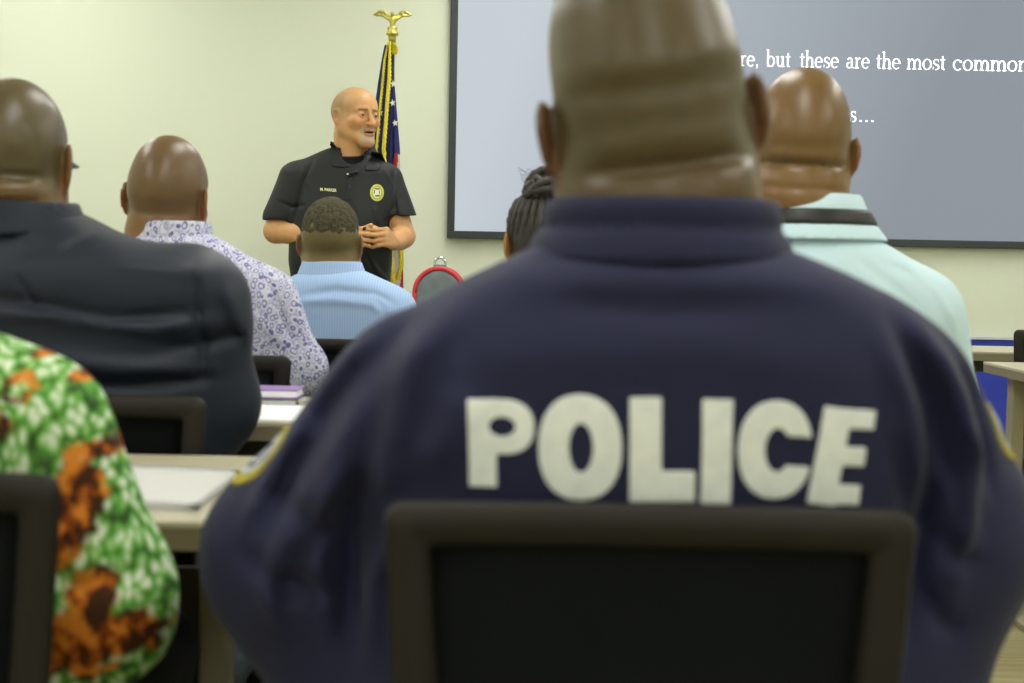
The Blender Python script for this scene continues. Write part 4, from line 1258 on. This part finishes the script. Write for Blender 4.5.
# ---- the man in the mint shirt
O = (W(803, 300, 2.48).x, 2.48)
zs = loc(935, 270, 2.48, O).z
cfg = dict(S=1.03, crown=1.10, knee=(.11, .42), turn=(-3, -4, 2), neck=.070, ears=1.0, nape=1.1, skin=M['skin_shiny'], base=srgb(124, 92, 50), scalp=srgb(116, 88, 50), inner=srgb(140, 78, 44),
           folds=((-.036, .0055, .005, 1.6), (-.022, -.004, .009, 1.4), (-.075, .003, .006, 1.0)), sh_z=zs - .0, n=2.3, capk=.05,
           trunk=[(.45, 0, 0, .18, .13), (.52, 0, 0, .24, .15), (.62, 0, 0, .26, .155), (.74, 0, 0, .26, .155), (.85, 0, 0, .255, .15), (zs - .07, 0, -.004, .255, .14), (zs - .025, 0, -.006, .24, .13), (zs + .012, 0, -.008, .19, .12),
                  (zs + .04, 0, -.01, .14, .105), (zs + .062, 0, -.01, .105, .095), (zs + .078, 0, -.01, .09, .085)],
           armL=((-.205, -.01, zs - .075), (-.29, .02, .80), (-.15, .28, .82), (.068, .066, .05)),
           armR=((.205, -.01, zs - .078), (.245, .01, .80), (.15, .28, .82), (.068, .066, .05)))
place_head(cfg, O, 800, 152, .01)
man, _ = seated_body('person', O, cfg, 'bald man in a mint green shirt with a black neck band, right of the officer')
s = top_field(cfg, blend=.05); s.disp(wrinkles(.0035, 12, 51))
for pts, w_, dep in (([(880, 262), (920, 275), (950, 300)], .008, .004), ([(905, 262), (945, 295), (965, 335)], .008, -.005), ([(850, 255), (890, 285), (930, 320)], .010, .004)):
    s.disp(crease(xz(pts, 2.36, O), w_, dep, ymax=.04))
solid('shirt', s, (-.38, -.22, .42), (.36, .38, zs + .12), .006, M['mint'], man, extra=.01)
ct, cb = loc(805, 195, 2.39, O).z, loc(805, 222, 2.39, O).z
solid('collar', Sdf().add(collar_field((.0, -.012), cb + .018, ct + .005, (.098, .094), (.084, .082), th=.0055)), (-.14, -.15, cb - .02), (.14, .12, ct + .03), .0045, M['mint'], man)
solid('neck_band', Sdf().add(collar_field((.0, -.012), cb - .004, cb + .024, (.116, .106), (.101, .097), th=.0045)), (-.15, -.16, cb - .03), (.15, .13, cb + .05), .004, M['black_pl'], man)
solid('collar_stand', Sdf().add(collar_field((.0, -.012), cb - .03, cb - .002, (.134, .116), (.112, .103), th=.005)), (-.17, -.17, cb - .05), (.17, .14, cb + .02), .0045, M['mint'], man)

# ---- the woman with the braided bun
O = (W(552, 300, 3.0).x, 3.0)
zs = loc(610, 300, 3.0, O).z
cfg = dict(S=.95, turn=(6, 2, 0), neck=.050, ears=.95, skin=M['skin_dark'], base=srgb(176, 128, 66), scalp=srgb(80, 66, 48), inner=srgb(206, 150, 62), sh_z=zs - .01, n=2.2, capk=.05,
           trunk=[(.45, 0, 0, .16, .12), (.52, 0, 0, .19, .13), (.62, 0, 0, .17, .125), (.74, 0, 0, .165, .12), (.84, 0, 0, .175, .12), (zs - .05, 0, 0, .18, .115), (zs - .01, 0, 0, .165, .105), (zs + .01, 0, 0, .13, .10), (zs + .03, 0, 0, .08, .08), (zs + .042, 0, 0, .065, .065)],
           armL=((-.15, -.01, zs - .06), (-.20, .02, .76), (-.10, .24, .79), (.052, .05, .04)),
           armR=((.15, -.01, zs - .06), (.20, .02, .76), (.10, .24, .79), (.052, .05, .04)))
place_head(cfg, O, 545, 243, .01)
woman, _ = seated_body('person', O, cfg, 'woman with dark braids wound into a bun, mostly hidden behind the officer')
solid('top', top_field(cfg), (-.3, -.2, .42), (.3, .34, zs + .08), .007, M['black_polo'], woman, extra=.01)
Rh = rotm(*cfg['turn']); hs = Sdf()
hs.add(ell((0, -.014, .040), (.0795, .100, .0895))).add(ell((0, -.046, .0), (.070, .070, .075)), .03)
hs.cut(lambda x, y, z: -(z + .062 - 1.3 * np.maximum(y + .01, 0)), .02)
hs.sub(ell((.088, -.015, -.008), (.018, .024, .034)), .006).sub(ell((-.088, -.015, -.008), (.018, .024, .034)), .006)
BC = (-.004, -.055, .116)
c0 = cfg['head']
solid('hair', at_frame(hs, c0, Rh, .95), (c0[0] - .11, c0[1] - .14, c0[2] - .1), (c0[0] + .11, c0[1] + .12, c0[2] + .15), .003, M['braid'], woman, extra=.006)
def rope(mb, pts, rad):
    n_ = len(pts); mb.tube(pts, [rad * (1 + .16 * math.sin(i * 2.1)) * (.75 if i in (0, n_ - 1) else 1) for i in range(n_)], 10)
def hloc(p): return Rh @ (Vector(p) * .95) + Vector(c0)
rb = np.random.RandomState(4)
BV = Vector(BC)
mb = MB()                                              # cornrows that climb over the head to the bun
for k in range(20):
    a = math.radians(-128 + 256 * k / 19); pts = []
    for t in np.linspace(0, 1, 22):
        # from the hairline (low, all round the back and sides) to the foot of the bun
        el_ = math.radians(-38 + 95 * t); ax_ = a * (1 - .15 * t)
        d_ = Vector((math.sin(ax_) * math.cos(el_), -math.cos(ax_) * math.cos(el_), math.sin(el_)))
        p = Vector((0, -.016, .038)) + Vector((d_.x * .0815, d_.y * .1015, d_.z * .090))
        pts.append(hloc(p.lerp(BV, max(0, t - .75) * 1.6)))
    rope(mb, pts, .0066)
mb.build('braids', M['braid'], woman, True)
mb = MB()
for k in range(13):
    tl = rotm(rb.uniform(0, 360), rb.uniform(-60, 60), rb.uniform(-60, 60)) if k > 3 else rotm(70 * k, 14 * (k - 1.5), 12)
    RR = rb.uniform(.040, .047) if k > 3 else .046; a0 = rb.uniform(0, 6.28); sp = rb.uniform(3.0, 5.0)
    rope(mb, [hloc(BV + tl @ Vector((RR * math.cos(a0 + a), RR * math.sin(a0 + a), .010 * math.sin(1.5 * a)))) for a in np.linspace(0, sp, 26)], .0088)
mb.build('bun', M['braid'], woman, True)
solid('bun_core', Sdf().add(ell(tuple(hloc(BV)), (.039, .039, .038))), tuple(hloc(BV) - Vector((.05, .05, .05))), tuple(hloc(BV) + Vector((.05, .05, .05))), .004, M['braid'], woman)
ws = MB()
for k in range(7):
    p0 = Vector(BC) + Vector((-.03 - .006 * rb.rand(), -.01 + .02 * rb.rand(), .0 + .03 * rb.rand()))
    pts = [Rh @ (p0 + Vector((.006 -.008 - .007 * t * (1 + .3 * k % 2), -.004 * t, .006 * t + .006 * math.sin(2 * t + k)))) + Vector(c0) for t in np.linspace(0, 1.6, 8)]
    ws.tube(pts, .0005, 5)
ws.build('loose_hair', M['braid'], woman, True)

# ------------------------------------------------------------------ the speaker, standing and facing the room
O = (W(341, 250, 5.69).x, 5.69)
P_ = lambda px, py, y=0.0: loc(px, py, 5.69 + y, O)
hc = P_(356.0, 116.2, -.02); S = 1.01; R = rotm(222, 0, 0)
shL, elL, wrL = P_(297, 180), P_(276, 231, -.02), P_(351, 240, -.20)
shR, elR, wrR = P_(385, 181), P_(403, 236, -.03), P_(394, 243, -.185)
tr = [(.86, 0, 0, .175, .12), (.93, 0, -.005, .195, .135), (1.00, 0, -.02, .203, .15), (1.10, 0, -.02, .200, .15), (1.20, 0, -.012, .200, .14), (1.30, 0, 0, .205, .13)]
z0 = P_(340, 161).z
tr += [(z0 - .04, 0, 0, .212, .115), (z0 - .012, 0, .0, .185, .105), (z0 + .015, 0, .002, .13, .09), (z0 + .04, .01, .002, .09, .075), (z0 + .055, .012, .0, .075, .07)]
s = Sdf(); s.add(loft([(z, a, b, c - .03, d - .025) for z, a, b, c, d in tr if z < z0 + .01], capk=.05))
s.add(cone((.02, .0, z0 - .02), (hc.x - .015, hc.y + .02, hc.z - .06), .066, .060), .05)
for sh, el, wr in ((shL, elL, wrL), (shR, elR, wrR)):
    s.add(cone(sh, el, .056, .048), .03); s.add(cone(el, el.lerp(wr, .35), .046, .044), .015); s.add(cone(el.lerp(wr, .35), wr, .044, .029), .015)
hand(s, wrR + Vector((-.002, -.012, .002)), (-.22, -.9, .22), (-1, .0, -.05), -1, curl=(1.25, .28, .25), sc=.98, spread=.02, thumb=(-.75, -.45, .30))
hand(s, wrL + Vector((.004, -.012, .0)), (.30, -.9, .16), (1, .0, -.05), 1, curl=(1.2, .3, .3), sc=.98, spread=.02, thumb=(.75, -.45, .30))
for q in (-1, 1):
    s.add(cone((q * .09, 0, .86), (q * .11, -.01, .48), .085, .06), .03); s.add(cone((q * .11, -.01, .48), (q * .12, .02, .09), .058, .038), .015); s.add(cone((q * .12, .03, .05), (q * .14, -.12, .04), .034, .026), .02)
hf = head_field(((-.06, .002, .006, 1),), .058, 1.0, .9, neck_dir=(0, -.02, -.12), crown=.90, big=1)
s.add(at_frame(hf, hc, R, S), .015)
def face(c, x, y, z):
    def mixc(c, w, col): w = np.clip(w, 0, 1)[:, None]; return c * (1 - w) + np.array(col[:3])[None] * w
    nz = .5 + .5 * np.sin(x * 900 + 3 * np.sin(z * 700)) * np.sin(z * 800 + 2 * np.sin(x * 500))
    side = sstep(.045, .065, np.abs(x)) * sstep(-.03, .0, z) * sstep(.03, .0, y) * sstep(.095, .06, z)
    c = mixc(c, side * .45, srgb(136, 118, 88))
    c = mixc(c, .35 * np.exp(-((np.abs(x) - .04) / .02) ** 2 - ((z + .03) / .02) ** 2) * (y > .04), srgb(206, 120, 90))
    c = mixc(c, .4 * np.exp(-(x / .014) ** 2 - ((z + .03) / .014) ** 2) * (y > .09), srgb(206, 116, 90))
    br_ = np.exp(-((z - .0185 - .15 * (np.abs(x) - .03) * 0) / .0042) ** 2) * sstep(.008, .014, np.abs(x)) * sstep(.052, .044, np.abs(x)) * (y > .05)
    c = mixc(c, br_ * .85, srgb(104, 78, 50))
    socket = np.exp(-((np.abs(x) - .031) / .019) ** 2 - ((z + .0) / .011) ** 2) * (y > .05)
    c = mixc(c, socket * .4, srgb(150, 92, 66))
    go = ((sstep(.036, .029, np.abs(x)) * sstep(-.047, -.052, z) * sstep(-.120, -.112, z)) * sstep(.045, .06, y)).astype(float)
    c = mixc(c, go * (.5 + .3 * nz), srgb(172, 160, 138))
    lip = np.exp(-((z + .0695) / .0085) ** 4 - (x / .023) ** 4) * (y > .08)
    c = mixc(c, lip, srgb(186, 100, 82))
    ins = np.exp(-((z + .069) / .003) ** 4 - (x / .017) ** 4) * (y < .1015) * (y > .075)
    c = mixc(c, ins, srgb(60, 20, 18))
    return c
spk = solid('person', s, (-.40, -.38, -.02), (.38, .24, hc.z + .16), .0036, M['skin_light'], None,
            skin_paint(srgb(206, 158, 108), srgb(176, 146, 104), hc, R, S, inner=srgb(214, 140, 100), stubble=.5, face=face))
spk.location = (O[0], O[1], 0)
tag(spk, 'bald speaker with a grey goatee in a black polo shirt standing before the wall', 'person')
for q in (-1, 1):
    c = Vector((q * .031, .0765, -.002)); r_ = .0122
    bm = bmesh.new(); bmesh.ops.create_uvsphere(bm, u_segments=32, v_segments=24, radius=r_ * S)
    me = bpy.data.meshes.new('eye'); bm.to_mesh(me); bm.free()
    gz = (R @ Vector((-.12, 1, -.05))).normalized()
    def ec(V, gz=gz):
        d = (V / np.linalg.norm(V, axis=1, keepdims=True)) @ np.array(gz); c_ = np.ones((len(V), 3)) * np.array(srgb(168, 158, 148)[:3])
        c_[d > .86] = srgb(58, 66, 76)[:3]; c_[d > .96] = srgb(12, 12, 14)[:3]; return c_
    paint(me, ec); e_ = link('eye', me, M['eye'], spk); e_.location = R @ (c * S) + hc
# goatee and moustache as short hair standing off the skin
gt = Sdf().add(cone((-.012, .078, -.097), (.012, .078, -.097), .0135, .0135)).add(ell((0, .0855, -.108), (.019, .0135, .015)), .01)
gt.disp(wrinkles(.0003, 300, 8))
solid('goatee', at_frame(gt, hc, R, S), tuple(hc + Vector((-.05, -.13, -.14))), tuple(hc + Vector((.11, .02, -.04))), .0024, mat('grey_beard', srgb(158, 144, 118), .9, noise=(300, srgb(126, 106, 78), .25), bump=(500, .4, .0015)), spk)

# polo shirt
s = Sdf(); s.add(loft(tr, 2.3, capk=.03))
for sh, el, q in ((shL, elL, -1), (shR, elR, 1)):
    dr = (el - sh).normalized(); L_ = (el - sh).length
    sl = Sdf().add(cone(sh, sh + dr * L_ * .75 + Vector((q * .002, 0, 0)), .070, .074))
    hem = P_(276 if q < 0 else 402, 218).z
    sl.cut(lambda x, y, z, h_=hem: h_ - z + (x * .04), .004)
    s.add(sl, .035)
s.cut(lambda x, y, z: .905 - z, .01)
s.disp(wrinkles(.0028, 14, 61, (1, 1, .7)))
for pts, w_, dep, yy in (([(312, 160), (300, 185), (292, 225)], .008, .008, 1), ([(392, 165), (393, 195), (396, 225)], .008, .008, 1), ([(275, 200), (290, 207), (305, 205)], .007, .006, 1), ([(400, 195), (392, 208), (386, 218)], .007, .005, 1),
                         ([(383, 168), (391, 183), (397, 205)], .004, -.003, 1), ([(300, 166), (310, 190)], .006, -.003, 1), ([(372, 262), (380, 275), (388, 283)], .010, -.010, 1), ([(366, 255), (374, 270)], .009, .007, 1),
                         ([(348, 168), (348, 182), (348, 200)], .0035, -.0025, 1), ([(352, 205), (356, 230), (352, 262)], .012, .006, 1), ([(375, 205), (378, 225)], .012, -.006, 1), ([(318, 200), (325, 230)], .010, -.005, 1)):
    s.disp(crease(xz(pts, 5.56, O), w_, dep, ymax=.0))
s.sub(ell((hc.x - .004, -.075, z0 + .035), (.050, .075, .055)), .006)
polo = solid('polo_shirt', s, (-.36, -.24, .88), (.36, .2, z0 + .1), .005, M['black_polo'], spk, extra=.012)
# dark undershirt at the throat
ts = Sdf().add(cone((.015, -.012, z0 - .06), (hc.x - .018, hc.y + .014, z0 + .035), .104, .0685)).cut(lambda x, y, z: z - (z0 + .014 + .25 * (y + .07)), .004)
solid('undershirt', ts, (-.12, -.14, z0 - .12), (.16, .12, z0 + .08), .004, M['tee'], spk)
# knitted collar: band round the neck, open in front, with two fall-over points
nc = (hc.x - .014, .006)
solid('collar', Sdf().add(collar_field(nc, z0 + .004, z0 + .066, (.100, .092), (.080, .076), tilt=.52, th=.004)).sub(ell((nc[0] + .012, -.10, z0 + .03), (.050, .075, .09)), .006), (nc[0] - .13, -.13, z0 - .05), (nc[0] + .13, .13, z0 + .13), .003, M['black_polo'], spk)
bvp = bvh_of(polo)
fr = lambda u, v: Vector((u, -.7, v))
def poly2(pts):
    P2 = np.array(pts, float)
    def f(x, y):
        d = np.full(np.shape(x), 1e9); ins = np.zeros(np.shape(x), bool); n_ = len(P2)
        for i in range(n_):
            a, b = P2[i], P2[(i + 1) % n_]; ab = b - a
            t = np.clip(((x - a[0]) * ab[0] + (y - a[1]) * ab[1]) / (ab @ ab), 0, 1); d = np.minimum(d, np.hypot(x - a[0] - t * ab[0], y - a[1] - t * ab[1]))
            c_ = ((a[1] > y) != (b[1] > y)) & (x < (b[0] - a[0]) * (y - a[1]) / (b[1] - a[1] + 1e-12) + a[0]); ins ^= c_
        return np.where(ins, -d, d)
    return f
for pts in ([(330, 140), (326, 150), (331, 166), (343, 167), (349, 166), (338, 152)], [(371, 151), (380, 152), (383, 160), (377, 170), (364, 170), (366, 162)]):
    q = xz(pts, 5.56, O); us = [p[0] for p in q]; vs_ = [p[1] for p in q]
    decal('collar_point', bvp, poly2(q), ((min(us), min(vs_)), (max(us), max(vs_))), .0022, .0035, fr, (0, 1, 0), M['black_polo'], polo)
q = xz([(345, 168), (352, 168), (352, 200), (346, 200)], 5.56, O); us = [p[0] for p in q]; vs_ = [p[1] for p in q]
decal('placket', bvp, poly2(q), ((min(us), min(vs_)), (max(us), max(vs_))), .002, .0018, fr, (0, 1, 0), M['black_polo'], polo)
for bx, by in ((349, 186), (349.5, 178)):
    b = P_(bx + 1, by + 1, -.12); decal('button', bvp, oval2(b.x, b.z, .0048, .0048), ((b.x - .006, b.z - .006), (b.x + .006, b.z + .006)), .001, .0035, fr, (0, 1, 0), M['black_pl'], polo)
# clip-on microphone at the collar
mc = P_(352, 173, -.13); hit = bvp.ray_cast(Vector((mc.x, -.7, mc.z)), Vector((0, 1, 0)))[0]
mo = MB().tube([hit + Vector((-.012, -.010, -.002)), hit + Vector((.014, -.012, .003))], .0055, 12).tube([hit + Vector((.012, -.012, .003)), hit + Vector((.022, -.013, .006))], [.0075, .007], 12).box(tuple(hit + Vector((-.014, -.014, -.014))), tuple(hit + Vector((-.006, -.001, .006))), .001)
mo.build('microphone_clip', M['black_pl'], polo, True)
MB().box(tuple(hit + Vector((-.021, -.015, -.009))), tuple(hit + Vector((-.013, -.004, .0))), .0015).build('microphone_tip', M['chrome'], polo)
# embroidered badge on his left breast and the name on his right
bc = P_(376.6, 192.5, -.12)
def bad(rx, rz, w=None): return oval2(bc.x, bc.z, rx, rz, w)
bb = ((bc.x - .03, bc.z - .036), (bc.x + .03, bc.z + .036))
bd = decal('badge', bvp, bad(.0265, .0335), bb, .0013, .0020, fr, (0, 1, 0), M['badge_yellow'], polo)
decal('badge_ring', bvp, bad(.0200, .0262, .0012), bb, .0010, .0030, fr, (0, 1, 0), M['patch_gold'], bd)
decal('badge_field', bvp, bad(.0155, .0215), bb, .0012, .0026, fr, (0, 1, 0), M['badge_pale'], bd)
decal('badge_shield', bvp, union2(seg2(bc.x - .007, bc.z + .015, bc.x + .008, bc.z + .015, .0028), seg2(bc.x - .010, bc.z - .002, bc.x - .009, bc.z + .008, .0022), seg2(bc.x - .004, bc.z - .013, bc.x + .009, bc.z - .011, .003), seg2(bc.x + .010, bc.z - .004, bc.x + .009, bc.z + .008, .0018)), bb, .0010, .0034, fr, (0, 1, 0), M['badge_blue'], bd)
tx = bpy.data.curves.new('name_embroidery', 'FONT'); tx.body = 'M. PARKER'; tx.size = .0185; tx.extrude = .0006; tx.offset = .0005; tx.resolution_u = 3
to = bpy.data.objects.new('t', tx); COL.objects.link(to); bpy.context.view_layer.update()
me = bpy.data.meshes.new_from_object(to.evaluated_get(bpy.context.evaluated_depsgraph_get())); bpy.data.objects.remove(to)
na, nb = P_(320.5, 190.6, -.12), P_(337, 192.0, -.12)
wmax = max(v.co.x for v in me.vertices)
for v in me.vertices:
    t = v.co.x / wmax; x = na.x + (nb.x - na.x) * t; z = na.z + (nb.z - na.z) * t + v.co.y * .85
    h = bvp.ray_cast(Vector((x, -.7, z)), Vector((0, 1, 0)))[0]
    v.co = Vector((x, (h.y if h else -.13) - .0018 - v.co.z, z))
me.name = 'name_embroidery'; link('name_embroidery', me, M['name_thread'], polo, False)
# ring and watch bracelet, trousers, belt, shoes
t = Sdf(); t.add(loft([(.78, 0, 0, .165, .12), (.86, 0, 0, .178, .125), (.95, 0, 0, .182, .125)], capk=.02))
for q in (-1, 1):
    t.add(cone((q * .09, 0, .84), (q * .11, -.01, .48), .098, .075), .05); t.add(cone((q * .11, -.01, .48), (q * .12, .02, .10), .075, .066), .02)
t.cut(lambda x, y, z: .05 - z, .004).disp(wrinkles(.003, 18, 71))
solid('trousers', t, (-.26, -.2, .02), (.26, .2, 1.0), .008, M['trouser'], spk, extra=.008)
solid('belt', Sdf().add(collar_field((0, 0), .905, .945, (.188, .131), (.188, .131), th=.004, n=2.3)), (-.21, -.16, .88), (.21, .16, .97), .006, M['white_sock'], spk)
for q in (-1, 1):
    sh = Sdf().add(cone((q * .12, .03, .05), (q * .145, -.13, .038), .046, .038)).add(ell((q * .12, .03, .08), (.045, .055, .04)), .02).cut(lambda x, y, z: .003 - z, .006)
    solid('shoe', sh, (q * .13 - .08, -.2, -.01), (q * .13 + .08, .12, .14), .006, M['white_sock'], spk)
# small black clicker he holds between his fingers
cp = W(363, 229.5, 5.69 - .285)
ck = MB().tube([(-.012, .012, -.003), (-.004, .004, -.001), (.006, -.002, .003), (.012, -.006, .005)], [.006, .0075, .0075, .005], 14).build('clicker', M['black_pl'], None, True, tuple(cp))
tag(ck, 'small black clicker between the speaker\'s fingers', 'remote')
